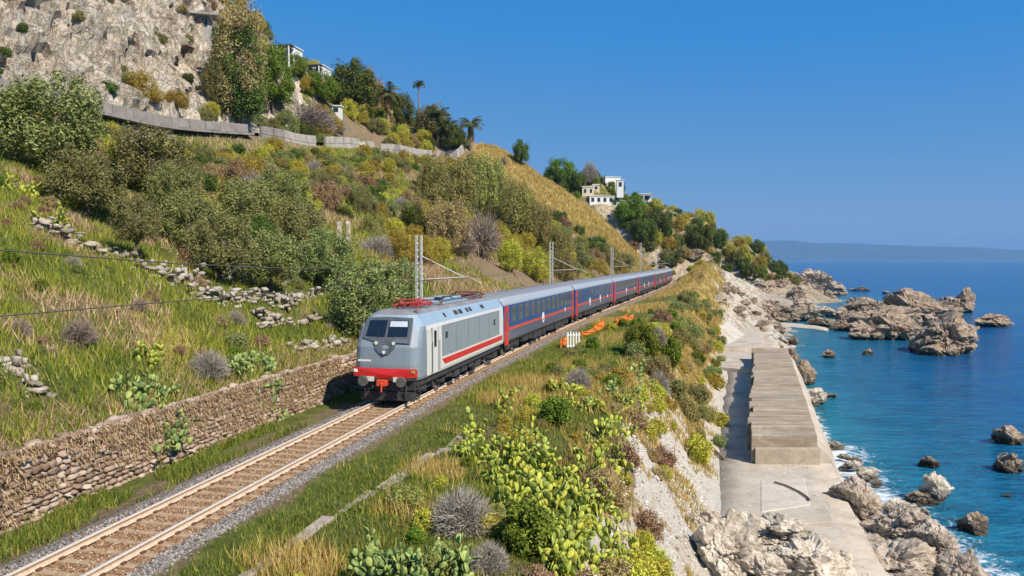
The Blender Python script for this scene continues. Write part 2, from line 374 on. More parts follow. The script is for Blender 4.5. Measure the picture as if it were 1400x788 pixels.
# ------------------------------------------------------------------ ground
def ground_mat(name, dull=None):
    t = NT(name); p = t.pos()
    n1 = t.noise(p, .16, 6, .62); n2 = t.noise(p, 1.1, 6, .65); n3 = t.noise(p, 7, 5, .7)
    soil = t.ramp(n3, [(.3, (.15, .105, .06)), (.55, (.26, .19, .115)), (.75, (.37, .29, .19))])
    green = t.ramp(n2, [(.3, (.07, .09, .018)), (.55, (.14, .16, .035)), (.72, (.25, .24, .07))])
    dry = t.ramp(n3, [(.3, (.27, .19, .06)), (.55, (.43, .32, .11)), (.75, (.55, .43, .19))])
    v = t.voro(p, .9, 'DISTANCE_TO_EDGE')
    lime = t.ramp(t.noise(p, .8, 8, .72, .6), [(.26, (.44, .34, .24)), (.40, (.68, .575, .445)), (.54, (.80, .71, .58)), (.75, (.87, .81, .71))])
    lime = t.mix(t.math('MULTIPLY', t.ramp(t.noise(p, .22, 6, .7, 1.2), [(.50, 0.0), (.66, 1.0)]), .55), lime, (.58, .41, .26))
    lime = t.mix(t.math('MULTIPLY', t.ramp(t.noise(p, .5, 9, .8, .8), [(.355, 1.0), (.42, 0.0)]), .75), lime, (.16, .12, .08))
    lime = t.mix(t.math('MULTIPLY', t.ramp(t.noise(p, .12, 7, .75, .5), [(.60, 0.0), (.67, 1.0)]), .7), lime, (.14, .14, .055))
    crk = t.math('MAXIMUM', t.cracks(p, .28), t.math('MULTIPLY', t.cracks(p, .8, .5), .7))
    lime = t.mix(t.math('MULTIPLY', crk, .55), lime, (.24, .165, .105))
    if dull: lime = t.mix(1.0, lime, dull, 'MULTIPLY')
    scree = t.ramp(n3, [(.28, (.36, .31, .255)), (.5, (.60, .545, .465)), (.75, (.74, .69, .61))])
    def thr(a, lo, hi, amp=.9): # patchy edge for a mask
        return t.ramp(t.math('MULTIPLY_ADD', t.math('SUBTRACT', n2, .5), amp, a), [(lo, 0.0), (hi, 1.0)])
    c = t.mix(t.ramp(t.math('MULTIPLY_ADD', t.math('SUBTRACT', n1, .5), 1.6, t.attr('green')), [(.3, 0.0), (.6, 1.0)]), soil, green)
    c = t.mix(thr(t.attr('dry'), .4, .62), c, dry)
    scree = t.mix(t.math('MULTIPLY', t.ramp(t.noise(p, .5, 6, .65, .7), [(.52, 0.0), (.66, 1.0)]), .6), scree, (.42, .32, .21))
    c = t.mix(thr(t.attr('scree'), .42, .55, .5), c, scree)
    c = t.mix(thr(t.attr('rock'), .42, .56, .7), c, lime)
    h = t.math('MULTIPLY_ADD', t.math('SUBTRACT', t.noise(p, .5, 9, .8, .8), t.math('MULTIPLY', crk, .35)), t.math('MULTIPLY', t.attr('rock'), 2.2), t.noise(p, 3.2, 8, .72))
    b = t.bump(h, 1.0, t.math('MULTIPLY_ADD', t.attr('rock'), .10, .22))
    return t.out(t.pbr(c, .93, **{'Normal': b, 'Specular IOR Level': .12}))
M_GROUND = ground_mat('ground_cover')
att = {k: np.zeros((NS, NU)) for k in ('rock', 'dry', 'green', 'scree')}
gs, gu = np.gradient(Z2, axis=0), np.gradient(Z2, axis=1)
slope = np.abs(gu) / np.maximum(np.gradient(U2, axis=1), .05)
v2 = -U2
nz = fbm(X2 / 6, Y2 / 6, 0, 4, 5)
att['green'] += .56 * (v2 > 3) + .62 * ((U2 > 1.9) & (U2 < 10)) + nz * .18
att['green'] -= .5 * sstep(150, 180, S2) * (v2 > 5)
att['rock'] += sstep(66, 67.5, v2) * (1 - sstep(135, 158, S2)) * sstep(.15, .6, slope + nz * .35) + sstep(1.1, 1.9, slope) * .7 * (v2 > 12)
att['rock'] += sstep(24, 28, U2) * .4 + (sstep(128, 145, S2) * sstep(12, 17, U2 + nz * 5)) * .9
att['scree'] += sstep(9.9, 10.6, U2 + nz * .6) * (1 - sstep(60, 78, S2)) * .95 * (1 - .55 * sstep(46, 60, S2)) + sstep(13.6, 14.2, U2) * .85
att['scree'] += .40 * sstep(11.5, 13, U2 + nz) * sstep(60, 78, S2) * (1 - sstep(120, 140, S2))
att['dry'] += .75 * sstep(8.8, 10, U2) * (1 - sstep(13.4, 15, U2)) * sstep(44, 58, S2)
att['dry'] += .95 * sstep(188, 205, S2 + nz * 8) * sstep(7, 12, v2) * (1 - sstep(52, 60, v2)) + .8 * sstep(120, 135, S2) * sstep(2.6, 4, U2) * (1 - sstep(13, 17, U2 + nz * 3))
att['dry'] += .18 * (v2 > 5) + .25 * nz
# patches of real ground colour read off the photograph: pixel, radius in pixels, attribute, amount
PAINT = [(650, 388, 60, 'dry', .15), (700, 378, 60, 'green', -.9), (630, 395, 60, 'green', -.8), (730, 392, 40, 'green', -.8), (665, 375, 50, 'green', -.8),
         (160, 195, 40, 'rock', .8), (210, 180, 40, 'rock', .8), (120, 175, 30, 'rock', .6), (440, 305, 30, 'rock', .35), (30, 500, 20, 'rock', .9), (60, 530, 20, 'rock', .6),
         (340, 430, 40, 'green', .8), (400, 405, 40, 'green', .8), (420, 465, 40, 'green', .7), (380, 440, 50, 'green', .7), (110, 470, 80, 'green', .25), (100, 560, 80, 'green', .3),
         (230, 460, 40, 'dry', .35), (290, 500, 40, 'green', -.6), (270, 510, 30, 'dry', .3), (600, 640, 40, 'dry', .9), (560, 690, 40, 'dry', .8), (420, 770, 50, 'dry', .9), (640, 610, 25, 'dry', .5),
         (690, 545, 40, 'dry', .8), (740, 520, 40, 'dry', .6), (830, 440, 40, 'dry', .8), (800, 470, 30, 'dry', .6), (880, 420, 50, 'dry', .8), (640, 700, 60, 'green', -.5), (700, 780, 60, 'green', -.5),
         (770, 500, 60, 'dry', .5), (800, 540, 60, 'dry', .5), (840, 520, 50, 'dry', .5), (730, 580, 40, 'dry', .45), (620, 590, 30, 'dry', .4), (880, 470, 50, 'dry', .5), (860, 620, 30, 'dry', .6), (850, 700, 40, 'dry', .6), (880, 760, 40, 'dry', .3), (870, 590, 25, 'dry', .5), (900, 780, 40, 'scree', -.3), (950, 520, 30, 'dry', .3),
         (500, 660, 60, 'green', .5), (330, 740, 70, 'green', .6), (700, 500, 40, 'green', .5), (240, 240, 30, 'green', .6), (290, 220, 30, 'green', .6), (150, 320, 40, 'rock', .35), (110, 320, 30, 'rock', .4)]
for px, py, r, k, w in PAINT:
    p = hit(px, py)
    if p is None: continue
    rr = r * mpp(p) * 1.25
    d2 = (X2 - p.x) ** 2 + (Y2 - p.y) ** 2 + ((Z2 - p.z) * .5) ** 2
    att[k] += w * np.exp(-d2 / (rr * rr))
gm = np_mesh('hillside', TV, TF, M_GROUND, True)
_cl = ((v2 > 66) & (v2 < 130) & (S2 < 160)).ravel()[TF[:, 0]]; gm.set_sharp_from_angle(angle=R(38))
for k, a in att.items():
    at = gm.attributes.new(k, 'FLOAT', 'POINT'); at.data.foreach_set('value', np.clip(a, 0, 1.2).ravel().astype(np.float32))
tag(inst('hillside', gm), kind='structure')
hm = np_mesh('headland', HV, HF, ground_mat('headland_cover', (.74, .68, .60, 1)), True)
hn = fbm(HX / 14, HY / 14, HZ / 14, 4, 6)
ha = {'rock': .75 * (1 - sstep(6, 20, HZ + hn * 10)) + .30 + hn * .5, 'dry': .45 - hn * .3, 'green': .5 + 0 * HX, 'scree': 0 * HX}
for k, a in ha.items():
    at = hm.attributes.new(k, 'FLOAT', 'POINT'); at.data.foreach_set('value', np.clip(a, 0, 1.2).ravel().astype(np.float32))
tag(inst('headland', hm), kind='structure')

# ------------------------------------------------------------------ sea
def sea_mat():
    t = NT('sea_water'); p = t.pos()
    dep = t.attr('depth')
    big = t.noise(t.n('Mapping', {'Vector': p, 'Scale': (.02, .055, 1)}).outputs[0], 1.0, 5, .6)
    med = t.noise(p, .12, 5, .6)
    deep = t.mix(t.ramp(big, [(.3, 0.0), (.7, 1.0)]), (.004, .074, .215), (.007, .108, .285))
    shal = t.mix(t.ramp(med, [(.35, 0.0), (.65, 1.0)]), (.010, .135, .215), (.030, .245, .295))
    c = t.mix(t.ramp(t.math('MULTIPLY_ADD', t.math('SUBTRACT', med, .5), 1.1, dep), [(.1, 0.0), (.85, 1.0)]), shal, deep)
    sand = t.ramp(t.math('MULTIPLY_ADD', t.math('SUBTRACT', med, .5), .25, dep), [(.0, 1.0), (.14, 0.0)])
    c = t.mix(t.math('MULTIPLY', sand, .55), c, (.12, .22, .22))
    fo = t.math('MULTIPLY', t.math('ADD', t.noise(p, 1.1, 8, .75, 1.5), t.math('MULTIPLY_ADD', t.attr('foam'), .36, -.68)), 7, clamp=True)
    c = t.mix(fo, c, (.80, .84, .86))
    st = t.noise(t.n('Mapping', {'Vector': p, 'Rotation': (0, 0, .35), 'Scale': (.22, .8, 1)}).outputs[0], 1.0, 6, .7, .5)
    c = t.mix(t.math('MULTIPLY', t.ramp(st, [(.35, 1.0), (.55, 0.0)]), .5), c, (.002, .035, .105))
    c = t.mix(t.math('MULTIPLY', t.ramp(st, [(.55, 0.0), (.72, 1.0)]), .35), c, (.03, .20, .33))
    w1 = t.noise(t.n('Mapping', {'Vector': p, 'Rotation': (0, 0, .5), 'Scale': (1, 2.1, 1)}).outputs[0], .55, 4, .55, .4)
    w2 = t.noise(p, 3.0, 3, .5, .3)
    h = t.math('MULTIPLY_ADD', w2, .16, w1)
    b = t.bump(h, .8, .6)
    return t.out(t.pbr(c, t.math('MULTIPLY_ADD', fo, .5, .14), **{'Normal': b, 'Specular IOR Level': .13, 'IOR': 1.33}))
def grow(a, n, k): r = [a]; [r.append(r[-1] * k) for _ in range(n)]; return np.array(r)
sx = np.concatenate([-grow(60, 20, 1.42)[::-1], np.arange(-40, 8, 8), np.arange(8, 130, 1.1), grow(131, 24, 1.3)])
sy = np.concatenate([[-60000, -8000, -1000, -200, -60, -20, 0], np.arange(12, 205, 1.1), np.arange(205, 360, 4), grow(365, 26, 1.23)])
WX, WY = np.meshgrid(sx, sy, indexing='ij')
ws, wu = to_su(WX.ravel(), np.clip(WY.ravel(), -20, 262)); ws = ws.reshape(WX.shape); wu = wu.reshape(WX.shape)
wz = np.where((WY < 262) & (WY > -25), height0(np.clip(ws, -30, 262), np.clip(wu, -190, 60)), -6.0)
wz = np.where(WX > 190, -6, wz); wz = np.maximum(wz, np.where((WY > 238) & (WY < 470) & (np.abs(WX) < 170), head_h(WX, WY), -9))
depth = np.clip(-wz / 4.6, 0, 1)
foam = sstep(-1.7, -.35, wz) * (WY < 62) + np.clip(1 - np.abs(wz + .2) / .5, 0, 1) * (WY >= 62) * (WY < 75) + .75 * np.clip(1 - np.abs(wz + .05) / .3, 0, 1) * (WY >= 75)
WV = np.stack([WX, WY, 0 * WX], -1).reshape(-1, 3)
_n = len(sy); _i, _j = np.meshgrid(np.arange(len(sx) - 1), np.arange(_n - 1), indexing='ij'); _a = (_i * _n + _j).ravel()
wm = np_mesh('sea', WV, np.stack([_a, _a + _n, _a + _n + 1, _a + 1], 1), sea_mat(), True)
for k, a in (('depth', depth), ('foam', foam)):
    at = wm.attributes.new(k, 'FLOAT', 'POINT'); at.data.foreach_set('value', a.ravel().astype(np.float32))
tag(inst('sea', wm), kind='structure')
# sand bar of the little cove
cp = [onplane(x, y, .1) for x, y in ((1036, 448), (1062, 446), (1088, 448), (1110, 450), (1130, 453), (1133, 450), (1112, 446), (1090, 444), (1062, 442), (1038, 442))]
b = MB(); b.rings([[(p.x, p.y, -.9) for p in cp], [(p.x, p.y, .12) for p in cp], [(p.x * .98 + cp[2].x * .02, p.y * .9 + 18.2, .32) for p in cp]], 0, True, False, True)
tag(b.build('beach', pm('pale_sand', (.50, .44, .36), .95, var=.12, scale=.5, spec=.1, bump=.4, bscale=3, world=True)), kind='structure')
# far coast across the strait, 15 km away
mx = np.linspace(300, 16500, 260); my = np.linspace(15500, 21000, 40)
MX, MY = np.meshgrid(mx, my, indexing='ij')
ridge = np.interp(MX, [300, 3000, 4300, 6600, 8600, 9600, 11500, 13500, 16500], [150, 430, 470, 480, 395, 330, 270, 225, 150]) * .93
MZ = -30 + (ridge + 30) * np.sin(np.clip((MY - 15500) / 5500, 0, 1) * math.pi) ** .8 * (1 + .10 * fbm(MX / 900, MY / 900, 0, 5, 91))
_n = len(my); _i, _j = np.meshgrid(np.arange(len(mx) - 1), np.arange(_n - 1), indexing='ij'); _a = (_i * _n + _j).ravel()
fm = np_mesh('mountains', np.stack([MX, MY, MZ], -1).reshape(-1, 3), np.stack([_a, _a + _n, _a + _n + 1, _a + 1], 1),
             pm('far_hills', (.05, .07, .075), .95, var=.4, scale=.002, spec=0, world=True), True)
tag(inst('mountains', fm), kind='structure')

# ------------------------------------------------------------------ track
def ribbon(name, s0, s1, step, us, zs, mats, uo=None, smooth=False, mi=None):
    s = np.arange(s0, s1 + 1e-6, step); us = np.asarray(us, float); zs = np.asarray(zs, float)
    V = np.stack([np.stack([*track(s, u), np.full_like(s, z)], -1) for u, z in zip(us, zs)], 1)
    k = len(us); n = len(s); _i, _j = np.meshgrid(np.arange(n - 1), np.arange(k - 1), indexing='ij'); a = (_i * k + _j).ravel()
    return np_mesh(name, V.reshape(-1, 3), np.stack([a, a + k, a + k + 1, a + 1], 1), mats, smooth)
def ballast_mat(name, cols):
    t = NT(name); p = t.pos(); v = t.voro(p, 15, out=1); n = t.noise(p, .8, 4)
    c = t.ramp(t.n('SeparateColor', {0: v}).outputs[0], [(0, cols[0]), (.5, cols[1]), (1, cols[2])])
    c = t.mix(t.math('MULTIPLY', n, .5), c, cols[1])
    return t.out(t.pbr(c, .95, **{'Normal': t.bump(t.voro(p, 15), 1, .05), 'Specular IOR Level': .1}))
M_BGREY = ballast_mat('ballast_grey', [(.14, .12, .105), (.26, .225, .20), (.42, .38, .35)])
M_BRUST = ballast_mat('ballast_rust', [(.17, .095, .05), (.30, .175, .09), (.43, .29, .17)])
bed = ribbon('track_bed', -20, 262, 1.5, [-2.5, -2.0, -1.35, -.95, .95, 1.30, 1.75, 2.15], [8.16, 8.3, 8.50, 8.49, 8.49, 8.50, 8.36, 8.18], [M_BGREY, M_BRUST])
mi = np.tile([0, 0, 1, 1, 1, 0, 0], len(bed.polygons) // 7); bed.polygons.foreach_set('material_index', mi.astype(np.int32))
tag(inst('track_bed', bed), kind='structure')
def pebbles(name, n, us, s0, s1, size, mat, zf, seed, parent=None):
    """loose stones, each an eight-sided lump"""
    g = np.random.default_rng(seed)
    s = s0 + (s1 - s0) * g.random(n) ** 1.5; u = g.uniform(us[0], us[1], n)
    x, y = track(s, u); z = zf(u, s)
    r = size * g.uniform(.6, 1.35, n)
    o = np.array([(1, 0, 0), (-1, 0, 0), (0, 1, 0), (0, -1, 0), (0, 0, 1), (0, 0, -1)], float)
    V = o[None] * g.uniform(.6, 1.3, (n, 6, 1)) + g.normal(0, .22, (n, 6, 3)); V[:, :, 2] *= .75
    a = g.uniform(0, 6.28, n); ca, sa = np.cos(a)[:, None], np.sin(a)[:, None]
    V = np.stack([V[..., 0] * ca - V[..., 1] * sa, V[..., 0] * sa + V[..., 1] * ca, V[..., 2]], -1) * r[:, None, None]
    V += np.stack([x, y, z + r * .25], -1)[:, None]
    f = np.array([(0, 2, 4), (2, 1, 4), (1, 3, 4), (3, 0, 4), (2, 0, 5), (1, 2, 5), (3, 1, 5), (0, 3, 5)])
    F = (np.arange(n)[:, None, None] * 6 + f[None]).reshape(-1, 3)
    return tag(inst(name, np_mesh(name, V.reshape(-1, 3), F, mat), parent), kind='stuff')
def isl_mat(name, cols, rough=.9):
    t = NT(name); r = t.n('NewGeometry').outputs['Random Per Island']
    return t.out(t.pbr(t.ramp(r, [(i / (len(cols) - 1), c) for i, c in enumerate(cols)]), rough, **{'Specular IOR Level': .15}))
M_PEB = isl_mat('grey_stones', [(.12, .10, .088), (.22, .19, .17), (.32, .285, .26), (.46, .42, .39)])
M_PEBR = isl_mat('rusty_stones', [(.17, .09, .045), (.32, .18, .09), (.45, .29, .17), (.52, .42, .31)])
bz = lambda u, s: np.interp(np.abs(u), [1.3, 1.75, 2.15, 2.6], [8.50, 8.36, 8.2, 8.14])
o = pebbles('ballast_stones', 12000, (1.2, 2.25), 11, 75, .038, M_PEB, bz, 1); tag(o, 'loose grey ballast stones on the shoulder between rails and verge', 'ballast')
o = pebbles('ballast_stones', 9000, (-2.45, -1.1), 11, 45, .038, M_PEB, bz, 2); tag(o, 'loose grey ballast stones between the rails and the stone wall', 'ballast')
o = pebbles('ballast_stones', 9000, (-1.1, 1.1), 11, 40, .032, M_PEBR, lambda u, s: 8.485 + 0 * u, 3); tag(o, 'rust brown ballast stones lying between the sleepers', 'ballast')
trk = tag(empty('railway_track', (*[float(a) for a in track(0)], 8.5)), 'single railway track with rusty rails on concrete sleepers', 'railway track', kind='structure')
trk.location = (0, 0, 0)
M_SLP = pm('sleeper_concrete', (.41, .29, .185), .9, var=.28, scale=5, bump=.4, spec=.1)
M_CLIP = pm('clip_rust', (.12, .06, .035), .8, var=.3, scale=8)
sb = MB(); w = 1.15
prof = [(-w, .13, .0), (-.75, .13, .02), (-.35, .11, -.01), (.35, .11, -.01), (.75, .13, .02), (w, .13, 0)]
sb.rings([[(-b, y, -.18), (b, y, -.18), (b * .85, y, z), (-b * .85, y, z)] for y, b, z in prof], 0, True, True, True)
for sy_ in (-.75, .75):
    for d in (-.11, .11): sb.box((0, sy_ + d, .035), (.13, .07, .05), 1)
slm = sb.mesh('sleeper', [M_SLP, M_CLIP])
g = random.Random(4)
for k in range(150):
    s = 6 + k * .62; x, y = track(s)
    inst('sleeper', slm, trk, (float(x), float(y), 8.512), (0, 0, heading(s) + g.uniform(-.012, .012)))
t = NT('rail_steel'); p = t.pos()
nrm = t.n('SeparateXYZ', {0: t.n('NewGeometry').outputs['Normal']}).outputs[2]
rc = t.mix(t.ramp(nrm, [(.6, 0.0), (.9, 1.0)]), t.mix(t.noise(p, 9, 4), (.40, .26, .16), (.76, .62, .47)), t.mix(t.noise(p, 2, 4), (.80, .74, .66), (.90, .86, .80)))
M_RAIL = t.out(t.pbr(rc, t.ramp(nrm, [(.6, .8), (.9, .32)]), Metallic=t.ramp(nrm, [(.7, 0.0), (.9, .55)])))
RP = [(-.036, .17), (.036, .17), (.036, .125), (.011, .11), (.011, .03), (.072, .014), (.072, 0), (-.072, 0), (-.072, .014), (-.011, .03), (-.011, .11), (-.036, .125), (-.036, .17)]
for sgn in (-.75, .75):
    inst('rail', ribbon('rail', -20, 262, 1.0, [sgn + a[0] for a in RP], [8.53 + a[1] for a in RP], M_RAIL), trk)

# ------------------------------------------------------------------ stones and rocks
import bmesh
def ico(sub):
    bm = bmesh.new(); bmesh.ops.create_icosphere(bm, subdivisions=sub, radius=1)
    V = np.array([v.co[:] for v in bm.verts]); F = np.array([[v.index for v in f.verts] for f in bm.faces]); bm.free(); return V, F
ICO4 = ico(6); ICO2 = ico(2); ICO3 = ico(5)
def rock_arrays(seed, base, cuts=10, rough=.20, layer=.0):
    g = np.random.default_rng(seed); V, F = base; V = V.copy()
    for _ in range(cuts):                                   # broken faces
        n = g.normal(0, 1, 3); n[2] *= .8; n /= np.linalg.norm(n); d = g.uniform(.46, .84)
        k = V @ n - d; V -= np.where(k > 0, k, 0)[:, None] * n * .985
    nr = V / np.linalg.norm(V, axis=1, keepdims=True)
    P = V + g.uniform(0, 90, 3); w = fbm(P[:, 0] * 3, P[:, 1] * 3, P[:, 2] * 3, 3, seed) * .18
    a1, a2, h1 = worley(P[:, 0] * 1.7 + w, P[:, 1] * 1.7, P[:, 2] * 2.2 + w, seed); b1, b2, h2 = worley(P[:, 0] * 4 + w, P[:, 1] * 4 + w, P[:, 2] * 5.5, seed + 5); c1, c2, h3 = worley(P[:, 0] * 10, P[:, 1] * 10, P[:, 2] * 12, seed + 9)
    k = (h1 - .5) * 1.35 + (h2 - .5) * .30 + (h3 - .5) * .13 - .55 * (1 - sstep(0, .12, a2 - a1)) - .22 * (1 - sstep(0, .16, b2 - b1)) + fbm(P[:, 0] * 14, P[:, 1] * 14, P[:, 2] * 14, 2, seed + 7) * .15
    return V + nr * (k * rough)[:, None], F
def rock_mat(name, cols, wet=True):
    t = NT(name); p = t.pos(); co = t.coord()
    n = t.noise(p, .9, 8, .75, .5)
    c = t.ramp(n, [(.3, cols[0]), (.45, cols[1]), (.58, cols[2]), (.75, cols[3])])
    c = t.mix(t.math('MULTIPLY', t.ramp(t.noise(p, .35, 6, .7, 1.0), [(.48, 0.0), (.66, 1.0)]), .6), c, cols[4])
    c = t.mix(t.math('MULTIPLY', t.math('MAXIMUM', t.cracks(p, .7, .8), t.math('MULTIPLY', t.cracks(p, 2.0, 1.6), .6)), .5), c, (.11, .085, .06))
    pit = t.ramp(t.noise(p, 2.6, 6, .8), [(.40, 1.0), (.49, 0.0)])
    c = t.mix(t.math('MULTIPLY', pit, .55), c, (.09, .07, .05))
    ro = .9
    if wet:
        z = t.n('SeparateXYZ', {0: p}).outputs[2]
        wv = t.ramp(t.math('MULTIPLY_ADD', t.math('SUBTRACT', n, .5), .9, z), [(.3, 1.0), (.85, 0.0)])
        c = t.mix(t.math('MULTIPLY', wv, .85), c, (.035, .026, .016)); ro = t.math('MULTIPLY_ADD', wv, -.55, .9)
    h = t.math('ADD', t.noise(p, 3.5, 9, .75), t.math('MULTIPLY', t.voro(p, 2.2), .35))
    return t.out(t.pbr(c, ro, **{'Normal': t.bump(h, .6, .18), 'Specular IOR Level': .2}))
M_ROCKB = rock_mat('brown_shore_rock', [(.15, .105, .07), (.32, .24, .17), (.50, .40, .305), (.68, .59, .49), (.38, .25, .155)])
M_ROCKP = rock_mat('pale_limestone', [(.34, .27, .20), (.62, .53, .42), (.76, .68, .57), (.85, .79, .69), (.62, .49, .34)])
M_ROCKG = rock_mat('grey_limestone', [(.23, .175, .13), (.46, .375, .29), (.63, .53, .43), (.76, .68, .58), (.52, .385, .25)])
ROCKM = {}
for key, m in (('b', M_ROCKB), ('p', M_ROCKP), ('g', M_ROCKG)):
    ROCKM[key] = []
    for i in range(6):
        V, F = rock_arrays(100 + i * 7 + ord(key), ICO4 if i < 4 else ICO3, 9 + i, .24)
        ROCKM[key].append(np_mesh('rock', V, F, m, True)); ROCKM[key][-1].set_sharp_from_angle(angle=R(30))
M_STONE = isl_mat('wall_stone', [(.22, .145, .10), (.34, .24, .175), (.43, .32, .245), (.52, .42, .33)])
def obj_stone_mat(name, cols):
    t = NT(name); p = t.pos(); r = t.n('ObjectInfo').outputs['Random']
    c = t.ramp(r, [(i / (len(cols) - 1), x) for i, x in enumerate(cols)])
    c = t.mix(t.ramp(t.noise(p, 6, 7, .72), [(.35, 0.0), (.7, 1.0)]), c, t.mix(.5, c, (.48, .36, .26)))
    c = t.mix(t.math('MULTIPLY', t.ramp(t.noise(p, 1.7, 5, .7), [(.45, 0.0), (.62, 1.0)]), .7), c, (.13, .085, .06))
    return t.out(t.pbr(c, .95, **{'Normal': t.bump(t.noise(p, 18, 7, .7), .8, .05), 'Specular IOR Level': .1}))
M_WSTONE = obj_stone_mat('retaining_stone', [(.22, .145, .10), (.34, .24, .175), (.43, .32, .245), (.52, .42, .33)])
def stone_verts(seed):
    g = np.random.default_rng(seed); V, F = ICO2; V = np.sign(V) * np.abs(V) ** .55; V = V / np.abs(V).max(0)
    return V * .5 + g.normal(0, .075, V.shape), F
STONES = [np_mesh('stone', *stone_verts(i), M_WSTONE, False) for i in range(6)]
# retaining wall beside the track
wall = tag(empty('retaining_wall'), 'low rough brown stone retaining wall below the grassy slope beside the track', 'stone wall')
core = ribbon('core', 6, 62, 1.0, [-4.55, -4.5, -4.12, -4.02], [8.0, 10.0, 10.0, 8.0], pm('wall_mortar', (.27, .195, .135), .95, var=.4, scale=4, bump=.8, bscale=12, world=True))
inst('core', core, wall)
g = random.Random(8); recs = []
s = 7.0; z = 8.16
for row in range(14):
    h = g.choice([.13, .16, .19, .23]); s = 7.0 + g.random() * .3
    if z > 9.95: break
    while s < 60:
        l = g.uniform(.16, .42)
        if g.random() > .03: recs.append((s + l / 2, z + h / 2, l * g.uniform(.9, .99), h * g.uniform(.82, 1.02)))
        s += l
    z += h * .96
for k in range(190): recs.append((7 + 53 * g.random(), g.uniform(9.85, 10.15), g.uniform(.2, .5), g.uniform(.14, .28)))
recs.sort(key=lambda r: r[0]); far = []
nobj = 0
for (s, z, l, h) in recs:
    u = -4.06 + g.uniform(-.05, .06) - (z - 8.2) * .05
    x, y = track(s, u)
    M = Matrix.Translation((float(x), float(y), z)) @ Matrix.Rotation(heading(s) + g.uniform(-.1, .1), 4, 'Z') @ Matrix.Rotation(g.uniform(-.09, .09), 4, 'Y') @ Matrix.Diagonal((l, .34, h, 1))
    if 12.5 < s and nobj < 298 :
        inst('stone', g.choice(STONES), wall, mtx=M); nobj += 1
    else: far.append(np.array(M))
def joined(name, Ms, variants, mat, parent, seed=0, smooth=False):
    g = np.random.default_rng(seed); Vs = []; Fs = []; b = 0
    for M in Ms:
        V, F = variants[g.integers(len(variants))]
        V = V @ M[:3, :3].T + M[:3, 3]; Vs.append(V); Fs.append(F + b); b += len(V)
    return tag(inst(name, np_mesh(name, np.concatenate(Vs), np.concatenate(Fs), mat, smooth), parent), kind='stuff')
SV = [stone_verts(i + 20) for i in range(6)]
joined('stones', far, SV, M_STONE, wall)
# dry stone terrace walls
M_DRY = isl_mat('terrace_stone', [(.25, .205, .155), (.33, .28, .22), (.41, .355, .29), (.50, .44, .37)])
def dry_wall(pix, h, label, seed, dens=1.0):
    pts = [hit(*q) for q in pix]; pts = [p for p in pts if p is not None]
    r = random.Random(seed); o = tag(empty('dry_stone_wall', pts[0]), label, 'stone wall', 'dry stone terrace walls on the slope')
    Ms = []; inv = Matrix.Translation(-pts[0])
    for a, b in zip(pts, pts[1:]):
        L = (b - a).length; n = max(2, int(L / .15 * dens)); ang = math.atan2(b.y - a.y, b.x - a.x)
        for i in range(n):
            q = a.lerp(b, (i + r.random()) / n); zz = ground(q.x, q.y); k = 0; top = h * r.uniform(.3, 1.0)
            while k < top:
                hh = r.uniform(.09, .26); sz = r.choice([r.uniform(.10, .22), r.uniform(.18, .34), r.uniform(.3, .55)])
                Ms.append(np.array(inv @ Matrix.Translation((q.x + r.uniform(-.4, .4), q.y + r.uniform(-.4, .4), zz + k + hh / 2 - .30)) @ Matrix.Rotation(ang + r.uniform(-.6, .6), 4, 'Z') @ Matrix.Rotation(r.uniform(-.2, .2), 4, 'Y') @ Matrix.Diagonal((sz, sz * .75, hh, 1))))
                k += hh * .9
    joined('stones', Ms, SV, M_DRY, o, seed)
dry_wall([(270, 408), (330, 412), (385, 418), (432, 405)], 1.0, 'pale dry stone terrace wall under the upper green strip', 1)
dry_wall([(350, 440), (400, 442), (445, 440)], .9, 'pale dry stone terrace wall between two strips of bright grass', 2)
dry_wall([(190, 368), (228, 384), (275, 384)], 1.0, 'pile of pale stones below the small olive tree with a bare trunk', 3)
dry_wall([(40, 306), (80, 322), (130, 340), (188, 362)], .8, 'broken grey stone terrace wall beside the yellowish cactus', 4)
dry_wall([(400, 480), (440, 475), (470, 470)], .8, 'short stone wall end just above the locomotive cab', 5)
dry_wall([(5, 490), (35, 520), (55, 545)], .5, 'line of grey stones running down the grassy bank', 6)
dry_wall([(296, 378), (350, 384), (400, 390)], .7, 'few stacked stones at the foot of the dark olive bushes', 7)
# low concrete kerb along the verge
t = NT('kerb_concrete'); p = t.pos()
M_KERB = pm('kerb_concrete', (.40, .33, .27), .92, var=.3, scale=2.5, bump=.6, bscale=10, spec=.1, world=True)
kerb = tag(empty('concrete_kerb'), 'broken low concrete kerb running through the grass of the verge', 'kerb', kind='structure')
g = random.Random(12); s = 11.0
kpx = [(340, 788), (470, 700), (560, 645), (620, 610)]
kp = [to_su(*hit(*q)[:2]) for q in kpx]; ks = [float(a[0][0]) for a in kp]; ku = [float(a[1][0]) for a in kp]
while s < ks[-1] + 1:
    l = g.uniform(.9, 2.2)
    if g.random() > .25:
        u = float(np.interp(s, ks, ku)) + g.uniform(-.05, .05); b = MB(); w = g.uniform(.14, .24)
        p = gnd_su(s + l / 2, u)
        b.box((0, 0, 0), (l * .98, w * 2, .34))
        bevel(b.build('kerb_stone', M_KERB, kerb, loc=(p.x, p.y, p.z + g.uniform(-.17, -.06)), rot=(g.uniform(-.08, .08), g.uniform(-.03, .03), heading(s) + g.uniform(-.06, .06))), .03)
    s += l
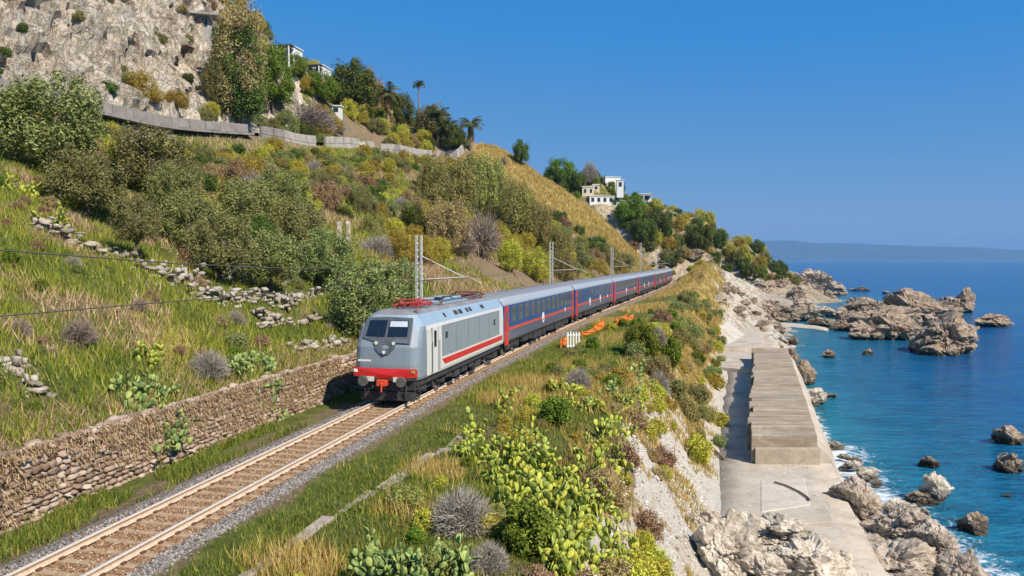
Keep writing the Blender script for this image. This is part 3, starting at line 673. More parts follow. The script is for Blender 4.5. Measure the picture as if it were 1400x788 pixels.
# ------------------------------------------------------------------ walkway and sea wall
def conc(name, col, stain=.6, line=None):
    t = NT(name); p = t.pos(); n = t.noise(p, .45, 8, .68, .4); n2 = t.noise(p, 3, 8, .7)
    c = t.ramp(n, [(.3, tuple(x * .72 for x in col)), (.5, col), (.7, tuple(min(1, x * 1.22) for x in col))])
    c = t.mix(t.math('MULTIPLY', t.ramp(n2, [(.5, 0.0), (.72, 1.0)]), stain), c, (.30, .235, .165))
    if line: c = t.mix(t.math('MULTIPLY', t.ramp(t.noise(t.n('Mapping', {'Vector': p, 'Rotation': (0, 0, .29), 'Scale': (.22, 1.7, 1)}).outputs[0], 1.0, 7, .75, .3), [(.44, 0.0), (.62, 1.0)]), .7), c, (.19, .145, .10))
    return t.out(t.pbr(c, .93, **{'Normal': t.bump(t.noise(p, 9, 8, .7), .5, .05), 'Specular IOR Level': .12}))
M_PATH = conc('walkway_concrete', (.50, .43, .345), .55); M_WALLC = conc('sea_wall_concrete', (.42, .35, .265), 1.0, True)
ps = np.arange(-15, 166, 1.0)
pl = np.interp(ps, [-15, 30, 48, 62, 105, 135, 166], [13.2, 13.3, 14.0, 15.2, 15.8, 18.6, 20.6]) + fbm(ps / 5, 0 * ps, 0, 3, 4) * .28
pr = np.interp(ps, [-15, 38, 62, 105, 128, 140, 166], [20.7, 20.9, 21.9, 22.9, 23, 22.6, 24]) + fbm(ps / 3, 0 * ps + 9, 0, 3, 5) * .10
pz = np.interp(ps, [-15, 100, 115, 135, 166], [1.98, 1.98, 2.05, 2.1, 1.95])
rows = []
for f, dz in ((0, -.5), (0, 0), (.25, .02), (.5, .02), (.75, .01), (1, 0), (1, -1.6)):
    u = pl + (pr - pl) * f + (.35 if dz < -1 else 0); x, y = track(ps, u); rows.append(np.stack([x, y, pz + dz + fbm(x / 2, y / 2, 0, 3, 8) * .035], -1))
PV = np.stack(rows, 1); k = PV.shape[1]; _i, _j = np.meshgrid(np.arange(len(ps) - 1), np.arange(k - 1), indexing='ij'); a = (_i * k + _j).ravel()
pth = tag(inst('walkway', np_mesh('walkway', PV.reshape(-1, 3), np.stack([a, a + k, a + k + 1, a + 1], 1), M_PATH)), kind='structure')
def slab(name, pix, z, th, parent, mat):
    pts = [onplane(px, py, z) for px, py in pix]; n = len(pts)
    b = MB(); b.rings([[(p.x, p.y, z - th) for p in pts], [(p.x, p.y, z) for p in pts]], 0, True, True, True)
    return bevel(b.build(name, mat, parent), .04)
slab('slab', [(1040, 657), (1100, 655), (1108, 690), (1040, 700)], 2.045, .2, pth, conc('pale_concrete', (.56, .49, .41), .5))
slab('slab', [(1043, 702), (1128, 690), (1140, 712), (1040, 722)], 2.09, .3, pth, M_PATH)
slab('slab', [(968, 500), (1030, 506), (1034, 477), (985, 470)], 2.5, .6, pth, M_PATH)
slab('slab', [(975, 478), (1042, 474), (1038, 447), (1008, 447)], 2.9, .9, pth, M_PATH)
sw = tag(empty('sea_wall'), 'long stepped concrete sea wall of stacked slabs between walkway and water', 'sea wall')
nl, nr_ = onplane(1027, 633, 2.0), onplane(1117, 633, 2.0); fl, fr = onplane(1031, 476, 4.0), onplane(1077, 476, 4.0)
for p in (nl, nr_, fl, fr): p.z = 0
NBL = 26; g = random.Random(3)
for i in range(NBL):
    a, b_ = i / NBL, (i + 1) / NBL
    e = .09 if i else 0
    l0, l1 = nl.lerp(fl, a), nl.lerp(fl, b_); r0, r1 = nr_.lerp(fr, a), nr_.lerp(fr, b_)
    top = 3.98 + g.uniform(-.12, .12) - (.0 if i else .12); lo = g.uniform(-.32, .12) if i else 0
    ax = (fl - nl).normalized(); lat = (nr_ - nl).normalized()
    l0 = l0 + lat * lo + ax * e; l1 = l1 + lat * lo; r0 = r0 + ax * e
    b = MB(); tilt = g.uniform(-.05, .06)
    b.rings([[(p.x, p.y, 1.2) for p in (l0, r0, r1, l1)], [(p.x, p.y, z) for p, z in ((l0, top + tilt), (r0, top + tilt - .05), (r1, top - tilt - .05), (l1, top - tilt))]], 0, True, True, True)
    bevel(b.build('block', M_WALLC, sw), .05, 2)
b = MB(); rr = []
for i in range(NBL + 1):
    r = nr_.lerp(fr, i / NBL); lat = (nr_ - nl).normalized() if i < 1 else ((nr_.lerp(fr, i / NBL) - nl.lerp(fl, i / NBL)).normalized())
    o1 = r + lat * (1.5 + .2 * g.random()); rr.append([(r.x, r.y, 1.0), (r.x, r.y, 3.2), ((r.x + o1.x) / 2, (r.y + o1.y) / 2, 2.5), (o1.x, o1.y, .9), (o1.x, o1.y, -1.0)])
b.rings(rr, 0, False); ca = rr[0]; b.add(ca, [(0, 4, 3, 2, 1)])
b.build('apron', M_PATH, sw)
b = MB(); c = (nl + nr_) / 2; ax = (fl - nl).normalized(); lat = (nr_ - nl).normalized()
q = [nl + lat * .25 - ax * .35, nr_ - ax * .35 + lat * .2, nr_ + ax * .2, nl + lat * .25 + ax * .2]
b.rings([[(p.x, p.y, 1.5) for p in q], [(p.x, p.y, 3.0) for p in q]], 0, True, True, True); bevel(b.build('end_step', conc('stained_concrete', (.40, .33, .25), 1.0), sw), .05, 2)
# ------------------------------------------------------------------ train
def paint(name, col, rough=.32, dirt=.25, coat=.35):
    t = NT(name); co = t.coord(); n = t.noise(t.n('Mapping', {'Vector': co, 'Scale': (1, 1, .25)}).outputs[0], 2.2, 7, .7)
    c = t.mix(t.math('MULTIPLY', t.ramp(n, [(.42, 0.0), (.75, 1.0)]), dirt), col, (.16, .13, .10))
    return t.out(t.pbr(c, t.math('MULTIPLY_ADD', n, .25, rough - .1), **{'Coat Weight': coat, 'Coat Roughness': .15}))
P_GREY = paint('cab_grey', (.235, .29, .335)); P_FLANK = paint('flank_grey', (.27, .33, .355), .35, .15); P_WHITE = paint('cream_white', (.74, .72, .67), .35, .14)
P_RED = paint('signal_red', (.66, .022, .018), .35, .12); P_DARK = pm('underframe', (.042, .040, .042), .75, var=.5, scale=3)
P_BLACK = pm('black_trim', (.022, .024, .03), .35, var=.2); P_ROOF = paint('roof_silver', (.30, .40, .48), .38, .18, .15); P_ROOFTOP = pm('roof_top', (.22, .22, .225), .7, var=.25, scale=1.5)
P_BLUE = paint('coach_blue', (.008, .075, .26), .3, .05); P_SLATE = paint('coach_slate', (.085, .105, .17), .35, .15); P_ORANGE = paint('vermilion', (.70, .075, .03), .35, .1)
P_GLASS = pm('dark_glass', (.012, .018, .03), .06, var=.1, spec=.8); P_GLASSB = pm('coach_glass', (.09, .115, .12), .08, var=.4, scale=.7, spec=.8)
P_LAMP = pm('lamp_lens', (.85, .85, .82), .15, var=.02); P_STEEL = pm('worn_steel', (.30, .29, .28), .45, metal=.6, var=.3, scale=4)
P_PANT = pm('pantograph_red', (.42, .045, .035), .5, var=.35, scale=6); P_LIGHT = paint('light_blue_grey', (.42, .50, .56), .3, .1); P_YEL = pm('dull_yellow', (.45, .26, .05), .5)
P_INS = pm('insulator', (.30, .12, .07), .3); P_FRAMEW = pm('window_frame', (.12, .15, .19), .4, metal=.3)
P_BUF = pm('buffer_plate', (.11, .105, .10), .6, var=.4, scale=6)
def wheel_mesh():
    b = MB(); n = 20
    for y0, y1, r in ((-.07, .07, .46), (.07, .10, .50)):
        b.tube([(0, y0, 0), (0, y1, 0)], r, n)
    b.tube([(0, -.09, 0), (0, -.07, 0)], .3, n, 1); b.tube([(0, -.16, 0), (0, -.09, 0)], .13, 10, 1)
    return b.mesh('wheel', [P_STEEL, P_DARK])
WHEEL = wheel_mesh()
def bogie_frame(L):
    b = MB()
    for sy in (-1, 1):
        b.span(-L / 2 - .45, L / 2 + .45, sy * .98 - .09, sy * .98 + .09, .60, .80)
        b.span(-L * .3, L * .3, sy * .98 - .12, sy * .98 + .12, .42, .62)
        for x in (-L / 2, L / 2):
            b.span(x - .2, x + .2, sy * 1.07 - .1, sy * 1.07 + .1, .34, .66)
            for d in (-.34, .34): b.tube([(x + d, sy * 1.06, .46), (x + d, sy * 1.06, .86)], .10, 8)
        for x in (-.35, .35): b.tube([(x, sy * 1.1, .55), (x, sy * 1.1, 1.0)], .15, 8)
        b.tube([(-.6, sy * 1.2, .7), (.5, sy * 1.2, .95)], .05, 6)
    b.span(-.35, .35, -.95, .95, .5, .85)
    return b.mesh('frame', P_DARK)
BOG = {2.65: bogie_frame(2.65), 2.56: bogie_frame(2.56)}
def add_bogie(root, x, wb):
    o = inst('bogie', BOG[wb], root, (x, 0, 0))
    for dx in (-wb / 2, wb / 2):
        for sy in (-1, 1): inst('wheel', WHEEL, o, (dx, sy * .80, .46), (0, 0, 0 if sy < 0 else math.pi))
    return o
def buffers(root, x, sx):
    for y in (-.87, .87):
        b = MB(); b.tube([(x, y, 1.06), (x + sx * .42, y, 1.06)], .11, 10); b.tube([(x + sx * .40, y, 1.06), (x + sx * .47, y, 1.06)], [.24, .22], 14, 1)
        b.build('buffer', [P_DARK, P_BUF], root)
def plan(f, w, back, r, xs, n=5):
    """outline of the body at one height: from rear left, along the side, round the nose, to rear right"""
    pts = [(back, -w)] + [(x, -w) for x in xs]
    for i in range(n + 1): a = -math.pi / 2 + i * math.pi / 2 / n; pts.append((f - r + r * math.cos(a), -w + r + r * math.sin(a)))
    pts.append((f + .05, 0))
    for i in range(n + 1): a = i * math.pi / 2 / n; pts.append((f - r + r * math.cos(a), w - r + r * math.sin(a)))
    return pts + [(x, w) for x in reversed(xs)] + [(back, w)]
def make_loco():
    root = empty('locomotive'); B = -7.6
    lv = [(1.05, 7.72, 1.46, .5), (1.2, 7.8, 1.5, .5), (1.75, 7.82, 1.5, .5), (2.5, 7.74, 1.5, .5), (3.2, 7.37, 1.47, .5), (3.36, 7.28, 1.45, .5)]
    rf = [(3.36, 7.28, 1.45, .5), (3.86, 7.0, 1.08, .5), (3.98, 6.7, .95, .45), (4.02, 6.4, .86, .4)]
    xs = [5.2, 6.55]
    def shell(levels, cap):
        b = MB(); R_ = [[(x, y, z) for x, y in plan(f, w, B, r, xs)] for z, f, w, r in levels]; n = len(R_[0]); b.rings(R_, 0, True, cap == 'b', cap == 't')
        return b, n
    b, n = shell(lv, 'b'); k = 0
    for i in range(len(lv) - 1):
        for j in range(n):
            side = j in (0, 1, n - 2, n - 3, n - 1); lower = lv[i][0] < 1.5
            b.m[i * n + j] = 1 if side else (0)
            if lower and not side: b.m[i * n + j] = 0
    body = bevel(b.build('body', [P_GREY, P_WHITE], root), .03, 2)
    b, n = shell(rf, 't')
    for i in range(len(rf) - 1):
        for j in range(n): b.m[i * n + j] = 0 if i < 1 else 1
    b.m[-1] = 1
    roof = bevel(b.build('roof', [P_ROOF, P_ROOFTOP], root), .04, 2)
    # cab front details lie on the sloping plane x = 7.74 .. 7.0 over z = 2.5 .. 3.86
    def fp(y, z, off): # point on the front, bulged towards the middle like the shell
        f = np.interp(z, [1.2, 1.75, 2.5, 3.2, 3.36, 3.86], [7.8, 7.82, 7.74, 7.37, 7.28, 7.0]); return (float(f) + .05 * (1 - abs(y) / 1.0) + off, y, z + off * .3)
    def plate(name, outline, off, th, mat, parent):
        b = MB(); n = len(outline)
        b.rings([[fp(y, z, off - th) for y, z in outline], [fp(y, z, off) for y, z in outline]], 0, True, True, False)
        c = len(b.v); cy_, cz = sum(p[0] for p in outline) / n, sum(p[1] for p in outline) / n
        b.v.append(fp(cy_, cz, off))
        for i in range(n): b.f.append((n + i, n + (i + 1) % n, c)); b.m.append(0)
        return b.build(name, mat, parent)
    ws = plate('windscreen', [(-1.1, 2.86), (-.55, 2.72), (-.42, 2.42), (-.2, 2.2), (0, 2.14), (.2, 2.2), (.42, 2.42), (.55, 2.72), (1.1, 2.64), (1.1, 3.2), (1.06, 3.72), (0, 3.76), (-1.06, 3.72)], .05, .06, pm('mask_grey', (.10, .115, .13), .4, var=.2), root)
    plate('pane', [(-.96, 2.95), (-.06, 2.93), (-.06, 3.62), (-.90, 3.6)], .075, .05, P_GLASS, ws)
    plate('pane', [(.06, 2.93), (.96, 2.95), (.90, 3.6), (.06, 3.62)], .075, .05, P_GLASS, ws)
    plate('pane_reflection', [(.10, 3.34), (.90, 3.34), (.86, 3.57), (.10, 3.58)], .09, .02, pm('reflection_pale', (.55, .6, .66), .6), ws)  # pale plate: window reflection put in as colour over one pane
    plate('panel', [(.35, 2.68), (1.02, 2.66), (1.02, 2.82), (.5, 2.86)], .075, .03, pm('panel_grey', (.13, .15, .17), .5), ws)
    for i, (y, z) in enumerate(((-.40, 2.66), (.40, 2.66), (0, 2.28))):
        b = MB(); p = fp(y, z, .05); b.tube([(p[0] - .03, p[1], p[2]), (p[0] + .04, p[1], p[2] + .01)], .10, 12, 1); b.tube([(p[0] + .03, p[1], p[2]), (p[0] + .055, p[1], p[2])], .075, 12, 0)
        b.build('headlight', [P_LAMP, P_STEEL], root)
    for y in (-.5, .5):                                         # wipers
        b = MB(); b.tube([fp(y * .7, 2.9, .10), fp(y, 3.35, .11)], .012, 5); b.build('wiper', P_BLACK, root)
    bp = plate('bumper', [(-1.42, 1.22), (-1.0, 1.16), (1.0, 1.16), (1.42, 1.22), (1.44, 1.57), (-1.44, 1.57)], .09, .3, P_RED, root)
    for y in (-1.32, 1.32):
        b = MB(); b.box((7.86, y, 1.46), (.1, .2, .16)); bevel(b.build('tail_lamp', P_YEL if y > 0 else P_LAMP, bp), .03)
    plate('number_strip', [(-1.25, 1.86), (-.62, 1.86), (-.62, 1.95), (-1.25, 1.95)], .012, .02, P_WHITE, root)
    # below the bumper
    b = MB(); b.span(-7.3, 7.45, -1.36, 1.36, .78, 1.04); b.span(6.9, 7.6, -1.3, 1.3, .62, 1.1); b.build('underframe', P_DARK, root)
    b = MB(); b.span(7.45, 7.62, -1.2, 1.2, .16, .55); b.span(7.4, 7.5, -1.25, -.9, .12, .62); b.span(7.4, 7.5, .9, 1.25, .12, .62)
    for y in (-.95, -.6, .6, .95): b.tube([(7.62, y, .9), (7.75, y, .65), (7.7, y, .35)], .035, 6)
    bevel(b.build('obstacle_deflector', P_DARK, root), .02)
    b = MB(); b.box((7.95, -.05, .98), (.35, .42, .26)); b.tube([(7.7, 0, 1.0), (8.2, 0, .95)], .05, 8); b.tube([(8.15, 0, .95), (8.2, 0, .6)], .04, 8); bevel(b.build('coupling', [P_ORANGE], root), .02)
    buffers(root, 7.7, 1); buffers(root, B, -1)
    for y in (-.62, .62):
        b = MB(); b.box((7.93, y, 1.13), (.06, .34, .2)); b.build('step_plate', P_WHITE, root)
    # sides
    for sy in (-1, 1):
        y = 1.503
        def side(name, outline, th, mat, par=root):
            b = MB(); b.rings([[(x, sy * (y - .01), z) for x, z in outline], [(x, sy * (y + th), z) for x, z in outline]], 0, True, True, True); return b.build(name, mat, par)
        side('flank_panel', [(-6.5, 1.74), (4.45, 1.74), (4.45, 3.17), (-6.5, 3.17)], .012, P_FLANK)
        side('upper_panel', [(-6.5, 3.175), (4.45, 3.175), (4.45, 3.2), (-6.5, 3.2)], .014, P_STEEL)
        side('stripe', [(-7.3, 1.34), (4.0, 1.34), (4.45, 1.62), (-7.3, 1.62)], .012, P_RED)
        d = side('door', [(5.05, 1.12), (5.85, 1.12), (5.85, 3.2), (5.05, 3.2)], .010, P_WHITE)
        side('door_gap', [(5.00, 1.12), (5.04, 1.12), (5.04, 3.22), (5.00, 3.22)], .013, P_STEEL, d)
        side('door_gap', [(5.86, 1.12), (5.90, 1.12), (5.90, 3.22), (5.86, 3.22)], .013, P_STEEL, d)
        side('window', [(5.28, 2.3), (5.62, 2.3), (5.62, 3.05), (5.28, 3.05)], .014, P_GLASS, d)
        for x in (4.95, 5.95): b = MB(); b.tube([(x, sy * 1.56, 1.2), (x, sy * 1.56, 2.6)], .018, 6); b.build('grab_rail', P_STEEL, d)
        side('grille', [(3.6, 2.55), (4.0, 2.55), (4.0, 2.85), (3.6, 2.85)], .02, P_DARK); side('grille', [(-5.5, 2.4), (-5.1, 2.4), (-5.1, 2.75), (-5.5, 2.75)], .02, P_DARK)
        side('cab_side', [(6.0, 1.12), (6.5, 1.12), (6.5, 3.2), (6.0, 3.2)], .004, P_WHITE)
        for x in np.arange(-6.2, 4.4, 2.11):
            b = MB(); b.span(x - .02, x + .02, sy * 1.51 - .006, sy * 1.51 + .012, 1.78, 3.12); b.build('panel_joint', P_STEEL, root)
        # roof slope vents
        for x, w_ in ((1.6, .5), (.8, .5), (-.4, .35), (-1.0, .35), (-3.4, .55), (3.4, .2)):
            b = MB(); q = Matrix.Rotation(-sy * math.atan2(.5, .37), 3, 'X'); b.box((x, sy * 1.275, 3.625), (w_, .24, .03), 0, 0, q); b.build('vent', P_DARK, root)
        b = MB()
        for x in np.arange(-6.5, 6.6, 1.3):
            if abs(abs(x) - 4.6) > 1.4: b.span(x - .5, x + .45, sy * 1.05 - .2, sy * 1.05 + .2, .42 + .1 * math.sin(x * 3), .80)
        b.tube([(-7, sy * 1.25, .74), (7.0, sy * 1.25, .74)], .05, 6); b.build('equipment_box', P_DARK, root)
    # roof equipment
    b = MB(); b.span(-2.2, 1.9, -.75, .75, 4.0, 4.2); b.span(-1.6, -.6, -.6, .6, 4.2, 4.34); b.span(.2, 1.3, -.6, .6, 4.2, 4.32); bevel(b.build('roof_box', P_ROOF, root), .05)
    for x in (-1.2, .0, 1.2):
        b = MB(); b.tube([(x, .3, 4.3), (x, .3, 4.36)], .26, 14); b.build('roof_fan', P_DARK, root)
    def panto(x0, x1, mat, name):
        b = MB(); z0 = 4.0; zt = 4.27; m = (x0 + x1) / 2
        for x in (x0 + .5, x1 - .5):
            for y in (-.55, .55): b.tube([(x, y, z0), (x, y, z0 + .15)], [.07, .05], 8, 1)
        for y in (-.55, .55): b.tube([(x0 + .35, y, z0 + .16), (x1 - .35, y, z0 + .16)], .05, 6)
        for x in (x0 + .5, m, x1 - .5): b.tube([(x, -.62, z0 + .16), (x, .62, z0 + .16)], .05, 6)
        b.tube([(x0 + .5, -.3, z0 + .18), (x1 - .1, -.12, zt)], .06, 6); b.tube([(x0 + .5, .3, z0 + .18), (x1 - .1, .12, zt)], .06, 6)
        b.tube([(x1 - .1, -.12, zt), (m, -.62, zt + .1)], .045, 6); b.tube([(x1 - .1, .12, zt), (m, .62, zt + .1)], .045, 6)
        for d in (-.18, .18):
            b.tube([(m + d, -.95, zt - .05), (m + d, -.7, zt + .11), (m + d, .7, zt + .11), (m + d, .95, zt - .05)], .035, 6)
        b.tube([(m - .18, -.5, zt + .12), (m + .18, -.5, zt + .12)], .03, 5); b.tube([(m - .18, .5, zt + .12), (m + .18, .5, zt + .12)], .03, 5)
        b.build(name, [mat, P_INS], root)
    panto(2.9, 5.7, P_PANT, 'pantograph'); panto(-6.4, -3.6, pm('pantograph_dark', (.16, .05, .05), .6, var=.3), 'pantograph')
    b = MB(); b.tube([(-6.0, .75, 4.2), (2.6, .75, 4.24)], .03, 6)
    for x in (-5, -2.8, 2.4): b.tube([(x, .75, 3.95), (x, .75, 4.22)], .055, 8, 1)
    b.build('roof_cable', [P_STEEL, P_INS], root)
    for x in (-4.6, 4.6): add_bogie(root, x, 2.65)
    return root
P_COACHR = paint('coach_roof', (.37, .40, .42), .4, .2, .1); P_COACHT = paint('coach_roof_top', (.23, .235, .25), .55, .2, .0)
CO_R = [(1.42, 3.36), (1.40, 3.48), (1.30, 3.66), (1.10, 3.84), (.8, 3.98), (.4, 4.06), (0, 4.08)]
def coach_meshes():
    M = {}; L = 12.95
    half = [(1.30, .96), (1.42, 1.12), (1.42, 1.68), (1.42, 2.05), (1.42, 3.36)]
    prof = half + [(-y, z) for y, z in reversed(half)]
    b = MB(); b.rings([[(x, y, z) for y, z in prof] for x in (-L, L)], 0, True, True, True)
    n = len(prof)
    for j in range(n):
        zc = (prof[j][1] + prof[(j + 1) % n][1]) / 2
        b.m[j] = 1 if zc < 1.68 else 0
    M['body'] = b.mesh('body', [P_BLUE, P_SLATE])
    rp = CO_R + [(-y, z) for y, z in reversed(CO_R[:-1])]
    b = MB(); b.rings([[(x, y * k, 3.36 + (z - 3.36) * q) for y, z in rp] for x, k, q in ((-L - .02, .985, .80), (-L + .5, 1.0, 1), (L - .5, 1.0, 1), (L + .02, .985, .80))], 0, False)
    m = len(rp); b.f.append(tuple(range(m))); b.m.append(0); b.f.append(tuple(range(4 * m - 1, 3 * m - 1, -1))); b.m.append(0)
    for j, f in enumerate(b.f[:3 * (m - 1)]):
        if 3 <= j % (m - 1) <= m - 5: b.m[j] = 1
    M['roof'] = b.mesh('roof', [P_COACHR, P_COACHT], False)
    def sidebox(x0, x1, z0, z1, th, mats, name, mi=0):
        b = MB(); b.span(x0, x1, -.01, th, z0, z1); return b.mesh(name, mats)
    b = MB(); w, h = .66, .52
    for a in ((-w, w, h - .05, h), (-w, w, -h, -h + .05), (-w, -w + .05, -h + .05, h - .05), (w - .05, w, -h + .05, h - .05)): b.span(a[0], a[1], -.01, .022, a[2], a[3])
    M['window'] = b.mesh('window', P_FRAMEW)
    b = MB(); b.span(-w + .05, w - .05, -.01, .012, -h + .05, h - .05); M['pane'] = b.mesh('pane', P_GLASSB)
    b = MB(); w, h = .34, .46
    for a in ((-w, w, h - .05, h), (-w, w, -h, -h + .05), (-w, -w + .05, -h + .05, h - .05), (w - .05, w, -h + .05, h - .05)): b.span(a[0], a[1], -.01, .022, a[2], a[3])
    M['window_s'] = b.mesh('window', P_FRAMEW)
    b = MB(); b.span(-w + .05, w - .05, -.01, .012, -h + .05, h - .05); M['pane_s'] = b.mesh('pane', P_GLASSB)
    M['stripe'] = sidebox(-11.9, 11.9, 1.70, 1.88, .006, P_ORANGE, 'stripe')
    b = MB(); b.span(-.48, .48, -.01, .016, .80, 3.3); M['door'] = b.mesh('door', P_RED)
    b = MB(); b.span(-.2, .2, -.01, .022, 2.25, 3.0); M['dglass'] = b.mesh('window', P_GLASSB)
    b = MB(); b.tube([(0, -.01, 0), (0, .012, 0)], .42, 24); M['logo'] = b.mesh('logo', pm('logo_white', (.82, .82, .82), .4, var=.03))
    b = MB(); b.tube([(0, -.01, 0), (0, .02, 0)], .26, 20, 0); b.tube([(.12, -.01, .06), (.12, .026, .06)], .21, 20, 1); M['moon'] = b.mesh('crescent', [P_BLUE, pm('logo_white2', (.82, .82, .82), .4, var=.03)])
    b = MB(); b.span(-L + .3, L - .3, -1.2, 1.2, .82, .97)
    g = random.Random(5)
    for k in range(9):
        x = -6.6 + k * 1.6
        for sy in (-1, 1):
            h = g.uniform(.3, .5); b.span(x - g.uniform(.4, .75), x + g.uniform(.4, .75), sy * .95 - .3, sy * .95 + .3, .85 - h, .84)
    M['under'] = b.mesh('underframe', P_DARK)
    b = MB(); b.span(-.06, .42, -.78, .78, 1.1, 3.3); b.span(.42, .5, -.7, .7, 1.15, 3.2); M['gangway'] = b.mesh('gangway', P_BLACK)
    b = MB(); b.span(-.45, .45, -.3, .3, 4.06, 4.13); M['vent'] = b.mesh('roof_vent', P_ROOFTOP)
    return M
CM = coach_meshes()
def make_coach(kind):
    root = empty('passenger_coach')
    inst('body', CM['body'], root); inst('roof', CM['roof'], root); inst('underframe', CM['under'], root)
    for x in (-9, -5, -1, 3, 7): inst('roof_vent', CM['vent'], root, (x, 0, 0))
    for x, r in ((12.95, 0), (-12.95, math.pi)): inst('gangway', CM['gangway'], root, (x, 0, 0), (0, 0, r))
    for sy in (1, -1):
        rz = 0 if sy > 0 else math.pi; y = sy * 1.42
        inst('stripe', CM['stripe'], root, (0, y, 0), (0, 0, rz))
        for x in (12.2, -12.2):
            d = inst('door', CM['door'], root, (x, y, 0), (0, 0, rz)); inst('window', CM['dglass'], d)
        if kind == 0: xs = [(10.4 - i * 1.9, '') for i in range(12)]
        else: xs = [(10.3 - i * 2.28, '_s' if i % 3 else '') for i in range(10)]
        for x, q in xs:
            w = inst('window', CM['window' + q], root, (x, y, 2.72), (0, 0, rz)); inst('pane', CM['pane' + q], w)
        for x in ((1.0, -8.3) if kind == 0 else (4.6, -2.4, -8)):
            k = 1 if x in (1.0, 4.6, -2.4) else .5
            l = inst('logo', CM['logo'], root, (x, y, 1.80), (0, 0, rz), (k, 1, k)); inst('crescent', CM['moon'], l)
    for x in (-9.5, 9.5): add_bogie(root, x, 2.56)
    buffers(root, 12.95, 1); buffers(root, -12.95, -1)
    return root
def copy_tree(o, parent=None):
    c = o.copy(); link(c)
    if parent is not None: c.parent = parent
    for ch in list(o.children): copy_tree(ch, c)
    return c
def put(o, s):
    (x0, y0), (x1, y1) = track(s - 7), track(s + 7)
    o.location = (float(x0 + x1) / 2, float(y0 + y1) / 2, RAIL_Z); o.rotation_euler = (0, 0, math.atan2(float(y1 - y0), float(x1 - x0)) + math.pi)
fr_ = onplane(560, 549, RAIL_Z); S_FRONT = float(to_su(fr_.x, fr_.y)[0][0]) - 1.0
loco = tag(make_loco(), 'grey and white electric locomotive with red bumper and red stripe', 'locomotive'); put(loco, S_FRONT + 7.82)
CL = ['blue sleeping coach with red stripe coupled directly behind the locomotive', 'blue night coach with red doors, second behind the locomotive',
      'blue night coach with red stripe, third behind the locomotive', 'blue night coach, fourth behind the locomotive', 'blue night coach, fifth behind the locomotive', 'last blue coach at the tail of the train']
cA = make_coach(0); cB = make_coach(1); s = S_FRONT + 15.75 + 13.2
for i in range(6):
    c = (cA if i == 0 else cB if i == 1 else copy_tree(cA if i % 2 == 0 else cB)); put(c, s); tag(c, CL[i], 'coach', 'coaches of the train'); s += 26.6

# ------------------------------------------------------------------ catenary masts and wires
M_MAST = pm('mast_paint', (.74, .73, .69), .55, var=.15, scale=3, dirt=((.3, .24, .18), .4)); M_WIRE = pm('copper_wire', (.10, .085, .075), .6)
def make_mast(h):
    root = empty('catenary_mast')
    for y in (-.16, .16):
        b = MB(); b.span(-.10, .10, y - .03, y + .03, 0, h); b.span(-.10, -.07, y - .06, y + .06, 0, h); b.build('upright', M_MAST, root)
    for k in range(int(h / .42)):
        z = .25 + k * .42
        b = MB(); b.box((0, 0, z), (.06, .30, .09)); b.build('batten', M_MAST, root)
    b = MB(); b.span(-.35, .35, -.4, .4, -.6, .12); b.build('footing', M_KERB, root)
    arm = MB(); arm.tube([(0, -.2, 5.55), (0, -3.3, 5.72)], .035, 8); arm.tube([(0, -.2, 7.0), (0, -2.9, 5.72)], .028, 8); arm.tube([(0, -3.3, 5.72), (0, -4.1, 5.30)], .022, 6)
    a = arm.build('cantilever_arm', M_MAST, root)
    for q in ((0, -.35, 5.56), (0, -.45, 6.8)):
        b = MB()
        for j in range(5): b.tube([(0, q[1] - .09 * j, q[2] - .03 * j), (0, q[1] - .09 * j - .04, q[2] - .03 * j - .01)], .08, 8)
        b.build('insulator', P_INS, a)
    return root
MASTS = [(574, 420), (754, 390), (837, 376), (876, 366), (897, 362)]
tops = [322, 331, 338, 332, 341]; g = random.Random(2)
cant = []
MU = -3.7
for i, (px, py) in enumerate(MASTS):
    best = min(np.arange(25, 230, .25), key=lambda s_: abs((lambda q: q[0] / q[1] * FPX + CX - px)([float(a) for a in track(s_, MU)])))
    x, y = [float(a) for a in track(best, MU)]
    ztop = CAM.z + (HORIZON - tops[i]) / FPX * y; h = max(8.2, ztop - 8.2)
    m = tag(make_mast(h), ['pale lattice catenary mast behind the locomotive roof', 'pale lattice catenary mast behind the first coach', 'pale lattice catenary mast against the yellow grass slope', 'pale lattice catenary mast beside the fourth coach', 'pale lattice catenary mast at the tail of the train'][i], 'mast', 'catenary masts along the track')
    m.location = (x, y, 8.2); m.rotation_euler = (0, 0, heading(best)); cant.append(best)
ss = [-6, 14] + cant + [cant[-1] + 40]
b = MB()
for a0, a1 in zip(ss, ss[1:]):
    P = []
    for k in range(7):
        f = k / 6; s_ = a0 + (a1 - a0) * f; x, y = track(s_, 0); P.append((float(x), float(y), RAIL_Z + 6.5 - 2.2 * f * (1 - f)))
    b.tube(P, .014, 4, 0, False)
    b.tube([(*[float(q) for q in track(a0 + (a1 - a0) * k / 6, 0)], RAIL_Z + 5.25) for k in range(7)], .014, 4, 0, False)
    for k in range(1, 6):
        f = k / 6; x, y = [float(q) for q in track(a0 + (a1 - a0) * f, 0)]; b.tube([(x, y, RAIL_Z + 5.25), (x, y, RAIL_Z + 6.5 - 2.2 * f * (1 - f))], .006, 3, 0, False)
tag(b.build('contact_wire', M_WIRE), 'thin overhead contact wire hung along the track above the train', 'overhead wire')
